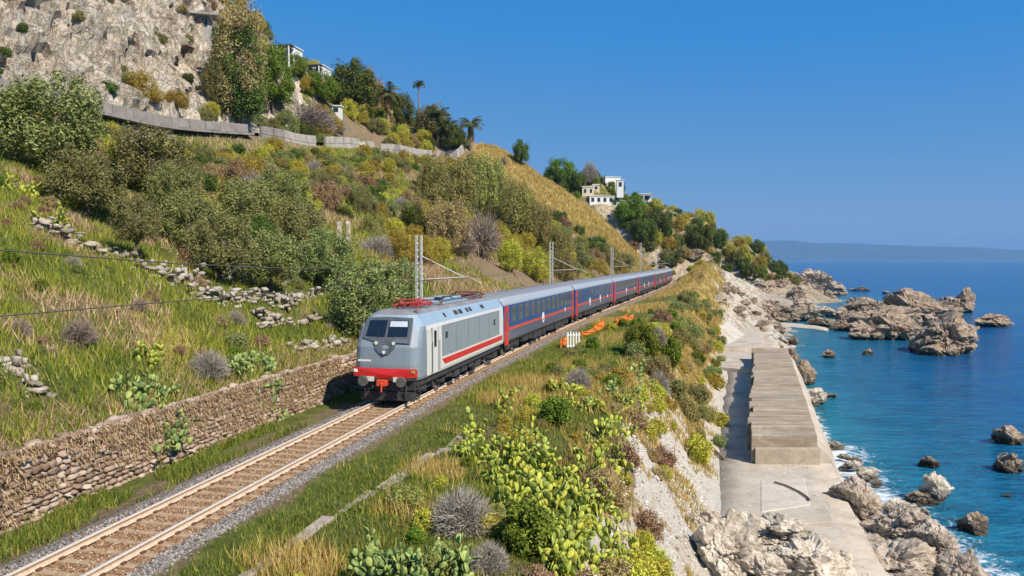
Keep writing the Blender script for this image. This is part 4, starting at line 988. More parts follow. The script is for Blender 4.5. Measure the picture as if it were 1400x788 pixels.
# ------------------------------------------------------------------ rocks, one by one: base pixel, width and height in photo pixels, stone, turn
def put_rock(px, py, w, h, key, label, grp, cat='rock', z=None, depth=.8, i=[0]):
    i[0] += 1; r = random.Random(i[0] * 13 + int(px))
    p = onplane(px, py, z) if z is not None else (hit(px, py) or onplane(px, py, 0))
    k = mpp(p); W, H = w * k / 2, h * k
    o = inst('rock', ROCKM[key][r.randrange(6)], None, (p.x, p.y + W * depth * .5, p.z + H * .30), (r.uniform(-.2, .2), r.uniform(-.2, .2), r.uniform(0, 6.28)))
    sc = 1.12; o.scale = (W * sc, W * depth * sc, max(H * .74, .12))
    o.rotation_euler = (r.uniform(-.12, .12), r.uniform(-.15, .15), r.uniform(-.35, .35) + (math.pi if r.random() < .5 else 0))
    return tag(o, label, cat, grp)
ISL = 'jagged brown rock in the sea ridge beyond the walkway'
for q in [(1180, 440, 70, 34), (1215, 457, 95, 46), (1258, 442, 90, 40), (1290, 436, 60, 30), (1232, 466, 80, 34), (1195, 466, 60, 30), (1275, 462, 60, 38), (1165, 447, 40, 22), (1200, 430, 60, 26), (1150, 452, 34, 14), (1240, 425, 70, 22), (1310, 428, 46, 26)]:
    put_rock(*q, 'b', ISL, 'brown rocks of the sea ridge', z=-.1)
put_rock(1303, 487, 80, 60, 'b', 'big rounded boulder standing in the sea before the jagged ridge', None, z=-.2, depth=.95)
put_rock(1322, 428, 30, 32, 'b', 'pointed rock at the top of the jagged sea ridge', None, z=-.1)
put_rock(1360, 448, 70, 20, 'b', 'long low flat rock reaching out from the end of the sea ridge', None, z=-.1, depth=.4)
put_rock(1125, 404, 62, 36, 'g', 'big weathered boulder at the tip of the headland', None, z=-.2, depth=.9)
for q in [(1095, 405, 40, 18), (1068, 405, 60, 26), (1040, 406, 60, 30), (1110, 408, 24, 10), (1148, 404, 22, 9), (1020, 412, 50, 24), (1050, 398, 40, 36)]:
    put_rock(*q, 'g', 'grey rock at the foot of the headland', 'rocks along the headland shore', z=-.1)
for q in [(1080, 440, 50, 24), (1108, 440, 40, 22), (1128, 447, 34, 15), (1060, 428, 40, 20), (1088, 416, 36, 24), (1135, 434, 34, 14), (1046, 436, 40, 20), (1095, 428, 40, 18), (1066, 416, 30, 14)]:
    put_rock(*q, 'g' if q[0] % 4 else 'b', 'brown grey rock around the small far cove', 'rocks around the cove', z=0.0)
for q in [(1238, 403, 32, 8), (1182, 398, 16, 6), (1212, 402, 12, 4), (1134, 490, 20, 12), (1188, 486, 14, 9), (1168, 398, 12, 4)]:
    put_rock(*q, 'b', 'small dark rock breaking the surface of the open sea', 'small rocks in the open sea', z=-.08)
for q in [(1085, 500, 24, 26), (1102, 528, 36, 32)]: put_rock(*q, 'b', 'dark brown rock at the foot of the sea wall', 'dark rocks at the sea wall', z=-.1)
for q in [(1115, 556, 46, 24), (1128, 545, 30, 8), (1140, 616, 30, 16)]: put_rock(*q, 'p', 'whitish low rock washed by water beside the sea wall', 'pale rocks at the sea wall', z=-.05, depth=.6)
put_rock(1274, 641, 34, 14, 'b', 'small brown rock awash off the beach', None, z=-.05)
put_rock(1384, 610, 50, 24, 'b', 'dark low rock standing alone in the bay', None, z=-.1)
put_rock(1386, 648, 40, 30, 'b', 'squat brown rock with a flat top in the bay', None, z=-.1)
put_rock(1378, 681, 14, 6, 'b', 'tiny rock tip in the turquoise shallows', None, z=-.05)
put_rock(1284, 690, 44, 40, 'p', 'pointed pale rock leaning at the water edge', None, z=-.1, depth=.7)
put_rock(1262, 692, 44, 22, 'b', 'brown rock beside the pointed one at the water edge', None, z=-.1)
put_rock(1335, 732, 46, 28, 'b', 'square topped rock with a pale rim in the surf', None, z=-.1)
put_rock(1232, 704, 44, 20, 'p', 'pale rock with greenish algae on the beach', None, z=.1)
for q in [(1165, 642, 30, 12), (1186, 655, 34, 16), (1172, 632, 18, 8), (1200, 664, 20, 9), (1155, 628, 16, 8)]:
    put_rock(*q, 'p', 'small pale stone on the beach below the sea wall', 'small stones on the beach', z=.2)
for q in [(1182, 720, 88, 58), (1240, 752, 100, 58), (1186, 766, 60, 36), (1290, 776, 84, 56), (1236, 796, 116, 54), (1318, 806, 70, 50), (1150, 736, 40, 20), (1266, 736, 60, 34), (1186, 800, 50, 30)]:
    put_rock(*q, 'g', 'large rough grey boulder heaped between walkway and surf', 'grey boulders by the surf', z=.7)
for q in [(965, 748, 72, 62), (998, 792, 104, 86), (1082, 762, 126, 48), (1118, 800, 110, 56), (1052, 800, 60, 40), (945, 800, 60, 40), (1022, 755, 44, 40), (1150, 772, 40, 20)]:
    put_rock(*q, 'p', 'big whitish limestone boulder lying on the walkway', 'pale boulders on the walkway', z=1.95)
# loose rubble on the white scree slope and on the beach
def rubble(name, n, s0, s1, u0, u1, size, mat, seed, label):
    o = pebbles(name, n, (u0, u1), s0, s1, size, mat, lambda u, s: height(s, u), seed); tag(o, label, 'rubble')
M_RUB = isl_mat('pale_rubble', [(.30, .25, .19), (.50, .44, .36), (.66, .61, .53), (.76, .72, .65)])
rubble('scree_rubble', 2600, 22, 75, 10.0, 13.8, .075, M_RUB, 31, 'pale rubble scattered over the white scree slope')
tag(pebbles('path_debris', 1100, (13.6, 20.2), 22, 110, .05, M_RUB, lambda u, s: 1.985 + 0 * u, 36), 'small stones strewn over the concrete walkway', 'rubble')
rubble('beach_shingle', 9000, 18, 58, 20.8, 25.5, .06, M_RUB, 33, 'grey shingle on the small beach')
rr_ = random.Random(41)
def slope_rock(p, r, key, label, grp):
    o = inst('rock', ROCKM[key][rr_.randrange(6)], None, (p.x, p.y, p.z + r * .1), (rr_.uniform(-.3, .3), rr_.uniform(-.3, .3), rr_.uniform(0, 6.28)), (r * rr_.uniform(.9, 1.5), r * rr_.uniform(.8, 1.1), r * rr_.uniform(.5, .85))); tag(o, label, 'rock', grp)
for k in range(70):
    s_ = rr_.uniform(128, 215); u_ = rr_.uniform(13, 31); p = gnd_su(s_, u_)
    if p.z > .3: slope_rock(p, rr_.uniform(.5, 1.7), rr_.choice('gbb'), 'broken rock on the bank below the far bend of the track', 'rocks below the far bend')
for k in range(90):
    x = rr_.uniform(52, 118); y = rr_.uniform(255, 325); p = Vector((x, y, ground(x, y)))
    if p.z > .2: slope_rock(p, rr_.uniform(1.0, 3.4), rr_.choice('gbbg'), 'weathered rock outcrop on the seaward face of the headland', 'rock outcrops of the headland')

# ------------------------------------------------------------------ buildings
M_WHITE = pm('white_render', (.78, .77, .74), .9, var=.06, scale=.6, dirt=((.45, .40, .33), .3)); M_CREAM = pm('cream_render', (.62, .53, .36), .9, var=.1)
M_GREYC = pm('grey_concrete', (.33, .31, .29), .9, var=.25, scale=.8); M_SHUT = pm('shutter', (.10, .13, .15), .6); M_TILE = pm('roof_tile', (.36, .17, .09), .85, var=.3, scale=3); M_PANE = pm('window_pane', (.03, .045, .06), .1)
def house(px, py, w, h, label, wallm, roof='flat', nwin=3, rows=1, dep=.8, rz=0.0, awn=False, name='house', grp=None, cat='house', d=None):
    p = (hit(px, py) or atdepth(px, py, 300)) if d is None else atdepth(px, py, d)
    k = mpp(p); W, H = w * k, h * k; D = W * dep
    r = tag(empty(name, p, rz), label, cat, grp)
    b = MB(); b.span(-W / 2, W / 2, 0, D, -3.2, H); b.build('wall', wallm, r)
    if roof == 'flat':
        b = MB(); b.span(-W / 2 - .25, W / 2 + .25, -.25, D + .25, H + .003, H + .28); bevel(b.build('roof', M_GREYC if wallm is M_GREYC else M_WHITE, r), .05)
    elif roof == 'tile':
        b = MB(); a = W / 2 + .4; b.add([(-a, -.5, H), (a, -.5, H), (a, D + .5, H), (-a, D + .5, H), (-a * .6, D / 2, H + D * .22), (a * .6, D / 2, H + D * .22)], [(0, 1, 5, 4), (1, 2, 5), (2, 3, 4, 5), (3, 0, 4), (3, 2, 1, 0)]); b.build('roof', M_TILE, r)
    for j in range(rows):
        for i in range(nwin):
            x = -W / 2 + W * (i + .5) / nwin; zc = H * (j + .55) / rows; ww, hh = min(W / nwin * .42, 1.5), min(H / rows * .5, 1.6)
            b = MB(); b.span(x - ww / 2 - .09, x + ww / 2 + .09, -.05, .02, zc - hh / 2 - .09, zc + hh / 2 + .09); f = b.build('window', M_WHITE if wallm is not M_WHITE else M_SHUT, r)
            b = MB(); b.span(x - ww / 2, x + ww / 2, -.07, .02, zc - hh / 2, zc + hh / 2); b.build('pane', M_PANE, f)
    if awn:
        b = MB(); b.span(-W / 2 - .6, W / 2 + .6, -2.2, -.26, H * .9, H * .9 + .2); b.build('canopy', M_SHUT, r)
        for x in (-W / 2, 0, W / 2):
            b = MB(); b.span(x - .12, x + .12, -2.1, -1.86, -3, H * .9); b.build('column', M_WHITE, r)
    return r
house(838, 262, 22, 19, 'white cube villa on top of the headland', M_WHITE, nwin=1, dep=1, rz=.25)
house(848, 259, 9, 12, 'small white side building beside the white cube villa', M_WHITE, nwin=1, dep=1)
house(827, 279, 42, 10, 'long low white building below the white cube villa', M_WHITE, nwin=5, rz=.1)
house(804, 268, 16, 12, 'cream house on the headland left of the long white building', M_CREAM, nwin=2)
house(815, 262, 9, 9, 'tiny pale yellow house near the bare grey tree', M_CREAM, nwin=1)
house(852, 286, 22, 11, 'cream house with two windows under the villas', M_CREAM, nwin=2)
house(879, 276, 22, 10, 'white house with dark canopy at the headland crest', M_WHITE, nwin=2, awn=True)
house(838, 300, 46, 8, 'pale stone terrace building under the villas', M_CREAM, 'none', nwin=4)
house(385, 77, 34, 12, 'white flat roofed house behind the tall tree on the ridge', M_WHITE, nwin=3, rows=1, rz=-.2, awn=True, d=None)
house(424, 110, 36, 19, 'white two storey villa with dark canopy on the ridge', M_WHITE, nwin=3, rows=2, rz=-.2, awn=True, d=None)
house(459, 156, 14, 10, 'small white shed with flat roof below the round tree', M_WHITE, nwin=1)
house(280, 46, 18, 26, 'grey hut with overhanging flat roof on the cliff top', M_GREYC, nwin=1, name='hut', cat='hut', dep=1, rz=.3)
hut = [o for o in COL.objects if o.name == 'hut'][0]; k = mpp(Vector(hut.location))
b = MB(); b.box((-5 * k, 4 * k, 24 * k), (48 * k, 30 * k, 2.2 * k)); b.box((-2 * k, 4 * k, 26 * k), (30 * k, 20 * k, 2 * k)); b.build('roof_slab', M_GREYC, hut)
# two ruined pillars
rb = hit(470, 333) or atdepth(470, 333, 90); k = mpp(rb)
for i, (dx, h_) in enumerate(((-6, 30), (6, 30), (-24, 16))):
    b = MB(); r_ = 2.6 * k; g = random.Random(i)
    q = [(x * r_ * (1 + .1 * g.random()), y * r_, 0) for x, y in ((-1, -1), (1, -1), (1, 1), (-1, 1))]
    b.rings([[(x * f, y * f, z * k) for x, y, _ in q] for z, f in ((-12, 1.5), (3, 1.45), (4, 1.1), (h_ * .55, 1.0), (h_ * .86, .95), (h_ * .88, 1.15), (h_, .8))], 0, True, True, True)
    o = bevel(b.build('stone_pillar', M_ROCKP, None, loc=(rb.x + dx * k, rb.y, rb.z)), .05)
    tag(o, 'pale ruined gate pillar standing among the olive bushes' if i < 2 else 'short pale pillar stump near the two ruined gate pillars', 'pillar', 'ruined pillars' if i < 2 else None)
# ------------------------------------------------------------------ road on the hillside with its parapet
rs = np.arange(20, 216, 3.0); us = [-65.2, -58.2]
V = np.stack([np.stack([*track(rs, u), height0(rs, np.full_like(rs, -61.0)) + .45], -1) for u in us], 1)
n = len(rs); a = np.arange(n - 1) * 2
tag(inst('road', np_mesh('road', V.reshape(-1, 3), np.stack([a, a + 2, a + 3, a + 1], 1), pm('asphalt', (.055, .055, .058), .9, var=.2, scale=1, world=True))), kind='structure')
M_PAR = pm('parapet_stone', (.27, .24, .215), .9, var=.3, scale=.7, world=True, bump=.5, bscale=6); M_PAR2 = pm('parapet_plaster', (.42, .38, .33), .9, var=.25, scale=.7, world=True)
par = tag(empty('road_parapet'), 'long grey and white parapet wall of the road across the hillside', 'parapet')
g = random.Random(6)
for s_ in np.arange(62, 214, 3.4):
    if g.random() < .16 and s_ > 108: continue
    (x0, y0), (x1, y1) = track(s_ + .05, -57.9), track(s_ + 3.35, -57.9)
    z0, z1_ = (float(q) + .45 for q in height0(np.array([s_, s_ + 3.4]), np.array([-61.0, -61.0])))
    L = math.hypot(float(x1 - x0), float(y1 - y0)); b = MB(); b.box((0, 0, .2), (L, .42, 1.25 + g.uniform(-.12, .12))); 
    br = s_ < 108
    if br: b.box((0, -.5, -.75), (L, 1.6, .35))
    else: b.box((0, .1, -1.0), (L, .5, 1.2))
    b.build('wall_panel', M_PAR if br or g.random() < .3 else M_PAR2, par, loc=(float(x0 + x1) / 2, float(y0 + y1) / 2, (z0 + z1_) / 2 + .3), rot=(0, -math.atan2(z1_ - z0, 3.3), math.atan2(float(y1 - y0), float(x1 - x0))))
# ------------------------------------------------------------------ small things
M_ORG = pm('orange_mesh', (.80, .22, .015), .6, var=.3, scale=3); M_POST = pm('post_wood', (.24, .15, .08), .9)
fpx = [(766, 477), (777, 470), (795, 462), (812, 456), (826, 449), (842, 446), (858, 441), (866, 437)]
fence = None; fp_ = [hit(*q) for q in fpx]; g = random.Random(9)
fence = tag(empty('safety_fence', fp_[0]), 'sagging orange plastic safety fence along the edge of the verge', 'fence')
o0 = fp_[0]
for p in fp_:
    b = MB(); q = p - o0; b.tube([(q.x, q.y, q.z - .2), (q.x + g.uniform(-.08, .08), q.y, q.z + 1.15)], .035, 6); b.build('post', M_POST, fence)
for si, (a, c) in enumerate(zip(fp_, fp_[1:])):
    if si in (1, 4): continue
    b = MB(); L = (c - a).length; nx = max(3, int(L / .16)); h = g.uniform(.45, .95); sag = g.uniform(.1, .3)
    def pt(i, j):
        f = i / nx; q = a.lerp(c, f) - o0; return Vector((q.x, q.y + .1 * math.sin(f * 9 + j), q.z + .08 + h * j / 8 - sag * 4 * f * (1 - f) * j / 8))
    for i in range(nx + 1): b.tube([pt(i, j) for j in range(0, 9, 2)], .022, 4, 0, False)
    for j in range(9): b.tube([pt(i, j) for i in range(nx + 1)], .022, 4, 0, False)
    b.build('net', M_ORG, fence)
wp = hit(784, 476); k = mpp(wp)
pal = tag(empty('slatted_panel', wp, .2), 'white slatted wooden panel propped up beside the orange fence', 'panel')
for i in range(5):
    b = MB(); b.box((-8 * k + i * 4 * k, 0, 10 * k), (2.0 * k, .04, 24 * k)); b.build('slat', M_WHITE, pal)
for z in (3, 18):
    b = MB(); b.box((0, .05, z * k), (20 * k, .05, 2.4 * k)); b.build('crossbar', M_WHITE, pal)
b = MB(); P = [hit(958, 603), hit(975, 617), hit(991, 631)]; b.tube([p + Vector((0, 0, .12)) for p in P], [.10, .12, .09], 8)
tag(b.build('driftwood_pole', pm('driftwood', (.20, .13, .085), .9, var=.3, scale=5)), 'dark wooden pole lying on the edge of the walkway', 'pole')
b = MB(); P = [onplane(x, y, 2.12) for x, y in ((1059, 659), (1075, 664), (1092, 672), (1104, 680), (1107, 684))]; b.tube(P, .05, 6)
tag(b.build('rusty_pipe', pm('pipe_rust', (.13, .085, .06), .8, var=.3)), 'thin rusty pipe bent across the pale walkway slab', 'pipe')
# ------------------------------------------------------------------ plants
def pxy(p):
    q = CAMR.transposed() @ (p - CAM); return CX + FPX * q.x / -q.z, CY - FPX * q.y / -q.z
def unit(a): return a / np.maximum(np.linalg.norm(a, axis=-1, keepdims=True), 1e-9)
def leaf_arrays(g, P, N, size, asp=.5):
    n = len(P); t = unit(np.cross(N, g.normal(0, 1, (n, 3)))); b = np.cross(N, t)
    s = (size * g.uniform(.5, 1.6, n))[:, None]
    V = np.stack([P - t * s, P + b * s * asp - t * s * .1, P + t * s, P - b * s * asp - t * s * .1], 1)
    return V.reshape(-1, 3), np.arange(n * 4).reshape(-1, 4)
def crown(seed, n=4200, nc=34, size=.075, ht=1.4, cl=.30, asp=.5, spread=.9, low=-.55, up=.25):
    """a crown of leaf clumps of radius 1 and height ht, resting on z = 0"""
    g = np.random.default_rng(seed); e = ht / 1.75
    c = unit(g.normal(0, 1, (nc, 3))); c[:, 2] = np.where(c[:, 2] < low, c[:, 2] * .5, c[:, 2]); c *= (g.uniform(.35, 1, (nc, 1)) ** .5) * spread * .78
    c[:, 2] *= e
    cr = cl * g.uniform(.55, 1.35, nc)
    k = g.integers(0, nc, n); d = unit(g.normal(0, 1, (n, 3)))
    P = c[k] + d * (cr[k] * g.uniform(.35, 1.08, n) ** .6)[:, None]
    N = unit(d * .8 + g.normal(0, .42, (n, 3)) + np.array([0, 0, up]))
    P[:, 2] -= np.percentile(P[:, 2], 1); P[:, 2] *= ht / np.percentile(P[:, 2], 99.5)
    return leaf_arrays(g, P, N, size, asp)
def twigs(seed, n=700, size=.012, flat=.8, L=.5):
    """a dry bush: thin branching twigs"""
    g = np.random.default_rng(seed); m = n
    d = unit(g.normal(0, 1, (m, 3)) * [1, 1, .7] + [0, 0, .45]); d[:, 2] = np.abs(d[:, 2])
    r0 = g.uniform(.05, .75, m); a = d * r0[:, None]; dd = unit(d + g.normal(0, .45, (m, 3))); b = a + dd * (L * g.uniform(.4, 1, m))[:, None]
    s = unit(np.cross(dd, g.normal(0, 1, (m, 3)))) * size
    V = np.stack([a - s, a + s, b], 1)
    return V.reshape(-1, 3), np.arange(m * 3).reshape(-1, 3)
F_OLIVE = fol('olive_leaf', [(0.161, 0.186, 0.048), (0.232, 0.249, 0.071), (0.301, 0.303, 0.101), (0.393, 0.384, 0.149)])
F_DARK = fol('dark_leaf', [(0.048, 0.076, 0.014), (0.108, 0.157, 0.026), (0.202, 0.242, 0.045)])
F_MAQ = fol('scrub_leaf', [(0.181, 0.180, 0.022), (0.361, 0.322, 0.040), (0.573, 0.472, 0.062), (0.764, 0.625, 0.111)])
F_BRI = fol('bright_leaf', [(0.075, 0.126, 0.012), (0.160, 0.233, 0.019), (0.270, 0.328, 0.035)])
F_PALE = fol('pale_leaf', [(0.192, 0.188, 0.053), (0.315, 0.287, 0.082), (0.459, 0.399, 0.124)])
F_BROWN = fol('dry_leaf', [(0.213, 0.129, 0.056), (0.381, 0.250, 0.123), (0.550, 0.409, 0.222)], .2)
F_TWIG = fol('dry_twig', [(0.212, 0.160, 0.117), (0.350, 0.280, 0.211), (0.488, 0.410, 0.324)], .05)
F_LILAC = fol('grey_twig', [(.26, .22, .17), (.38, .33, .27), (.50, .45, .38)], .05)
M_BARK = pm('bark', (.15, .115, .085), .95, var=.35, scale=6, bump=.7, bscale=18)
def lm(name, arr, mat): return np_mesh(name, arr[0], arr[1], mat, False)
NAT = 1.35
RG = random.Random(77)
def kinds(name, f, fine, tall): # three builds of a crown: small shrub, large tree with relatively finer leaves, tall tree
    return {'': [f(i, 5200, 42, .058, NAT, .29) for i in range(4)], 'fine': [f(10 + i, 19000, 86, .026, NAT, .175) for i in range(fine)], 'tall': [f(20 + i, 24000, 110, .026, 2.4, .22) for i in range(tall)]}
def mk(mat, off, asp, up=.25): return lambda i, n, nc, size, ht, cl: lm('crown', crown(off + i, n, nc, size, ht, cl, asp, up=up), mat)
CR = {'olive': kinds('olive', mk(F_OLIVE, 0, .42), 4, 1), 'dark': kinds('dark', mk(F_DARK, 100, .5), 2, 1), 'maquis': kinds('maquis', mk(F_MAQ, 200, .4), 2, 0),
      'bright': kinds('bright', mk(F_BRI, 300, .5), 2, 0), 'pale': kinds('pale', mk(F_PALE, 400, .35, .5), 3, 0), 'brown': kinds('brown', mk(F_BROWN, 500, .4), 2, 1),
      'dry': {'': [lm('crown', twigs(70 + i, 2600, .011, .75), F_TWIG) for i in range(3)]}, 'lilac': {'': [lm('crown', twigs(80 + i, 6000, .009, .7, .34), F_LILAC) for i in range(3)]}}
def crown_for(kind, W, H):
    c = CR[kind]
    if H / W > 2.0 and c.get('tall'): return RG.choice(c['tall']), 2.4
    if W > 1.5 and c.get('fine'): return RG.choice(c['fine']), NAT
    return RG.choice(c['']), (1.0 if kind in ('dry', 'lilac') else NAT)
def trunk_mesh(seed, h, r, spread=.5, limbs=5, mat=M_BARK):
    g = random.Random(seed); b = MB(); P = [Vector((0, 0, -.3))]; 
    for i in range(1, 5): P.append(Vector((g.uniform(-.10, .10) * h * i / 4, g.uniform(-.10, .10) * h * i / 4, h * i / 4)))
    b.tube(P, [r * 1.3, r, r * .85, r * .7, r * .55], 8)
    for k in range(limbs):
        q = P[2 + k % 3]; a = 6.28 * k / limbs + g.uniform(-.4, .4); L = h * g.uniform(.5, .9)
        m = q + Vector((math.cos(a) * L * spread * .6, math.sin(a) * L * spread * .6, L * .45)); e = m + Vector((math.cos(a) * L * spread * .6, math.sin(a) * L * spread * .6, L * .5))
        b.tube([q, m, e], [r * .5, r * .33, r * .12], 6)
    return b.mesh('trunk', mat)
TR = [trunk_mesh(i, 1.0, .07, .8) for i in range(3)]
def tree(px, py, w, h, kind, label, cat='tree', grp=None, trunk=.25, name='tree', p=None, deep=None, grow=1.0):
    """w, h: crown and whole plant size in photo pixels; stands on the ground seen at px, py"""
    p = p or hit(px, py)
    if p is None: return None
    k = mpp(p); W, H = w * k / 2 * grow, h * k * grow
    o = tag(empty(name, p, RG.uniform(0, 6.28)), label, cat, grp)
    t = H * trunk
    inst('trunk', RG.choice(TR), o, (0, 0, 0), (0, 0, 0), (max(W, H * .4) * .85, max(W, H * .4) * .62, H * .54))
    m, nat = crown_for(kind, W, H - t)
    inst('crown', m, o, (0, 0, t), (0, 0, 0), (W, W * (deep or 1), (H - t) / nat))
    return o
def bush(p, r, kind, label, grp, flat=1.0, name='shrub'):
    name = {'olive': 'grey_green_shrub', 'dark': 'dark_shrub', 'maquis': 'scrub_bush', 'bright': 'green_bush', 'pale': 'feathery_shrub', 'brown': 'withered_shrub', 'dry': 'twiggy_shrub', 'lilac': 'leafless_bush'}[kind]
    q = Vector((p.x, p.y, p.z + r * 1.1)); x_, y_ = pxy(q); hp_ = BV.ray_cast(CAM, (q - CAM).normalized())[3]
    if q.y < 8 or not (-40 < x_ < 1440 and -40 < y_ < 850) or (hp_ is not None and hp_ < (q - CAM).length - r): return None      # the photo shows nothing of it
    m, nat = crown_for(kind, r, r * 1.3); o = inst(name, m, None, (p.x, p.y, p.z - .08 * r), (RG.uniform(-.12, .12), RG.uniform(-.12, .12), RG.uniform(0, 6.28)), (r * RG.uniform(.85, 1.15), r * RG.uniform(.85, 1.15), r * 1.3 / nat * flat * RG.uniform(.8, 1.15)))
    return tag(o, label, 'bush', grp)
OG = 'olive trees on the terraced slope'
OL = 'silvery green olive tree on the terraced slope above the railway'
for q, l in [((72, 236, 190, 128), 'largest spreading olive tree, below the cliff, over the yellowish cactus'), ((205, 268, 140, 92), 'broad olive tree just uphill of the bluish olive'), ((262, 352, 115, 88), 'olive tree right beside the small bare trunked olive'),
          ((300, 385, 125, 100), 'olive tree standing directly above the few stacked stones'), ((335, 330, 120, 85), 'olive tree behind the dense olive over the upper stone wall'), ((412, 360, 105, 88), 'olive tree below the two ruined gate pillars'),
          ((445, 392, 120, 80), 'low olive tree between the gate pillars and the big olive bush'), ((385, 300, 100, 70), 'small olive tree uphill of the short pillar stump'), ((235, 300, 110, 75), 'olive tree between the broad and the small bare trunked olive')]:
    tree(*q, 'olive', l, grp=OG, trunk=.15)
tree(118, 300, 130, 96, 'olive', 'bluish olive tree beside the pile of grey terrace stones', trunk=.2)
tree(186, 358, 92, 90, 'olive', 'small olive tree with a bare trunk beside the pale stones', trunk=.34)
tree(370, 402, 110, 88, 'olive', 'dense olive tree above the upper dry stone wall', trunk=.2)
tree(500, 466, 150, 108, 'olive', 'big grey green olive bush overhanging the track beside the locomotive', trunk=.08)
tree(548, 425, 100, 70, 'olive', 'olive bush between the locomotive and the first catenary mast', trunk=.1)
# middle slope
PL = 'tall pale feathery tree on the slope behind the coaches'
for q in [(620, 300, 90, 84), (668, 305, 84, 92), (705, 330, 80, 84), (592, 275, 60, 60), (735, 345, 60, 66), (650, 270, 70, 60), (765, 360, 50, 50)]: tree(*q, 'pale', PL, grp='pale trees behind the coaches', trunk=.06)
tree(612, 352, 84, 76, 'brown', 'leafless brown tree with withered leaves above the earth bank', trunk=.15)
tree(658, 352, 66, 70, 'dry', 'bare grey tree of thin twigs above the earth bank', trunk=.15)
tree(632, 350, 50, 50, 'dry', 'small bare twiggy bush between the brown and the grey tree', trunk=.1)
tree(566, 330, 50, 50, 'dark', 'dark green bush beside the withered tree', trunk=.1)
for q in [(550, 358, 60, 40), (700, 372, 50, 44), (735, 385, 60, 46), (685, 345, 44, 40), (772, 382, 40, 30)]: tree(*q, 'maquis', 'yellow green bush close above the railway cutting', cat='bush', grp='yellow green bushes by the cutting', trunk=.05)
# ridge
tree(328, 178, 112, 172, 'brown', 'tall dark eucalyptus tree standing against the cliff by the road', trunk=.16, deep=.9)
o = tree(326, 178, 100, 146, 'dark', 'dense dark green tree growing into the tall eucalyptus', trunk=.12)
tree(300, 150, 60, 80, 'olive', 'slim olive green tree at the cliff foot beside the tall eucalyptus', trunk=.1)
tree(374, 158, 76, 92, 'bright', 'bright green bushy tree right of the tall eucalyptus', trunk=.2, grow=1.0)
tree(482, 158, 92, 74, 'dark', 'big round dark tree on the ridge beside the white shed', trunk=.22)
tree(508, 150, 50, 56, 'brown', 'reddish brown crown behind the round dark tree', trunk=.2)
tree(402, 104, 46, 30, 'bright', 'small green tree hiding the foot of the ridge house', trunk=.1)
tree(438, 140, 70, 40, 'bright', 'low green tree in front of the white villa', trunk=.1)
tree(420, 182, 100, 46, 'lilac', 'wide grey leafless thicket above the road parapet', cat='bush', trunk=.05)
tree(545, 180, 60, 50, 'dark', 'dark tree between the palms on the ridge', trunk=.15)
tree(590, 190, 66, 46, 'olive', 'grey green tree on the ridge among the palms', trunk=.1)
tree(622, 206, 46, 34, 'dark', 'dark bush at the end of the ridge palms', cat='bush', trunk=.1)
tree(712, 226, 32, 34, 'dark', 'lone dark tree on the crest of the yellow slope', trunk=.15)
tree(688, 226, 14, 14, 'dry', 'small bare bush on the crest of the yellow slope', cat='bush', trunk=.1)
# ------------------------------------------------------------------ palms
F_PALM = fol('palm_frond', [(0.074, 0.100, 0.023), (0.138, 0.160, 0.041), (0.233, 0.220, 0.072)]); F_PALMD = fol('dead_frond', [(0.297, 0.190, 0.063), (0.445, 0.300, 0.108), (0.530, 0.380, 0.162)], .1)
def frond_mesh(seed, mat, droop):
    g = random.Random(seed); b = MB(); n = 9; pts = []
    for i in range(n + 1):
        f = i / n; a = .95 - droop * f; pts.append((pts[-1] if pts else Vector((0, 0, 0))) + Vector((math.cos(a), 0, math.sin(a))) / n * (1 if i else 0))
    for i in range(1, n):
        for sy in (-1, 1):
            for q in range(2):
                p = pts[i].lerp(pts[i + 1], q / 2); L = .34 * math.sin(math.pi * (.12 + .85 * (i + q / 2) / n)); e = p + Vector((L * .5, sy * L, -L * .35 + g.uniform(-.05, .05)))
                b.add([p + Vector((-.03, 0, 0)), p + Vector((.03, 0, 0)), e], [(0, 1, 2)])
    b.tube(pts, [.014] * n + [.004], 4)
    return b.mesh('frond', mat)
FR = [frond_mesh(i, F_PALM, 1.4 + .3 * i) for i in range(3)]; FRD = [frond_mesh(9, F_PALMD, 1.0)]
M_PALMT = pm('palm_trunk', (.24, .18, .12), .95, var=.3, scale=8, bump=.8, bscale=12)
def palm(px, py, w, h, label, skirt=0, grp=None):
    p = hit(px, py)
    if p is None: return
    k = mpp(p); L = w * k / 2; H = h * k - L * .45
    o = tag(empty('palm_tree', p, RG.uniform(0, 6.28)), label, 'palm tree', grp)
    b = MB(); b.tube([(0, 0, -.5), (.05 * L, 0, H * .4), (.08 * L, .03 * L, H * .8), (.08 * L, .03 * L, H)], [L * .16, L * .11, L * .10, L * .14], 8); b.build('trunk', M_PALMT, o)
    for i in range(24):
        inst('frond', RG.choice(FR), o, (.08 * L, .03 * L, H), (0, RG.uniform(-.5, .7), i * 2.4), (L * 1.1,) * 3)
    for i in range(int(16 * skirt)):
        inst('dead_frond', FRD[0], o, (.08 * L, .03 * L, H * (1 - .3 * RG.random())), (0, RG.uniform(1.6, 2.0), i * 2.4), (L * RG.uniform(.7, 1.0),) * 3)
palm(572, 178, 20, 66, 'lone slender palm tree rising above the ridge')
PG = 'fan palms with withered skirts'
for q in [(530, 182, 44, 62), (600, 200, 42, 50), (645, 208, 40, 46), (615, 205, 34, 40)]: palm(*q, 'palm tree with a skirt of withered yellow fronds on the ridge', 1, PG)
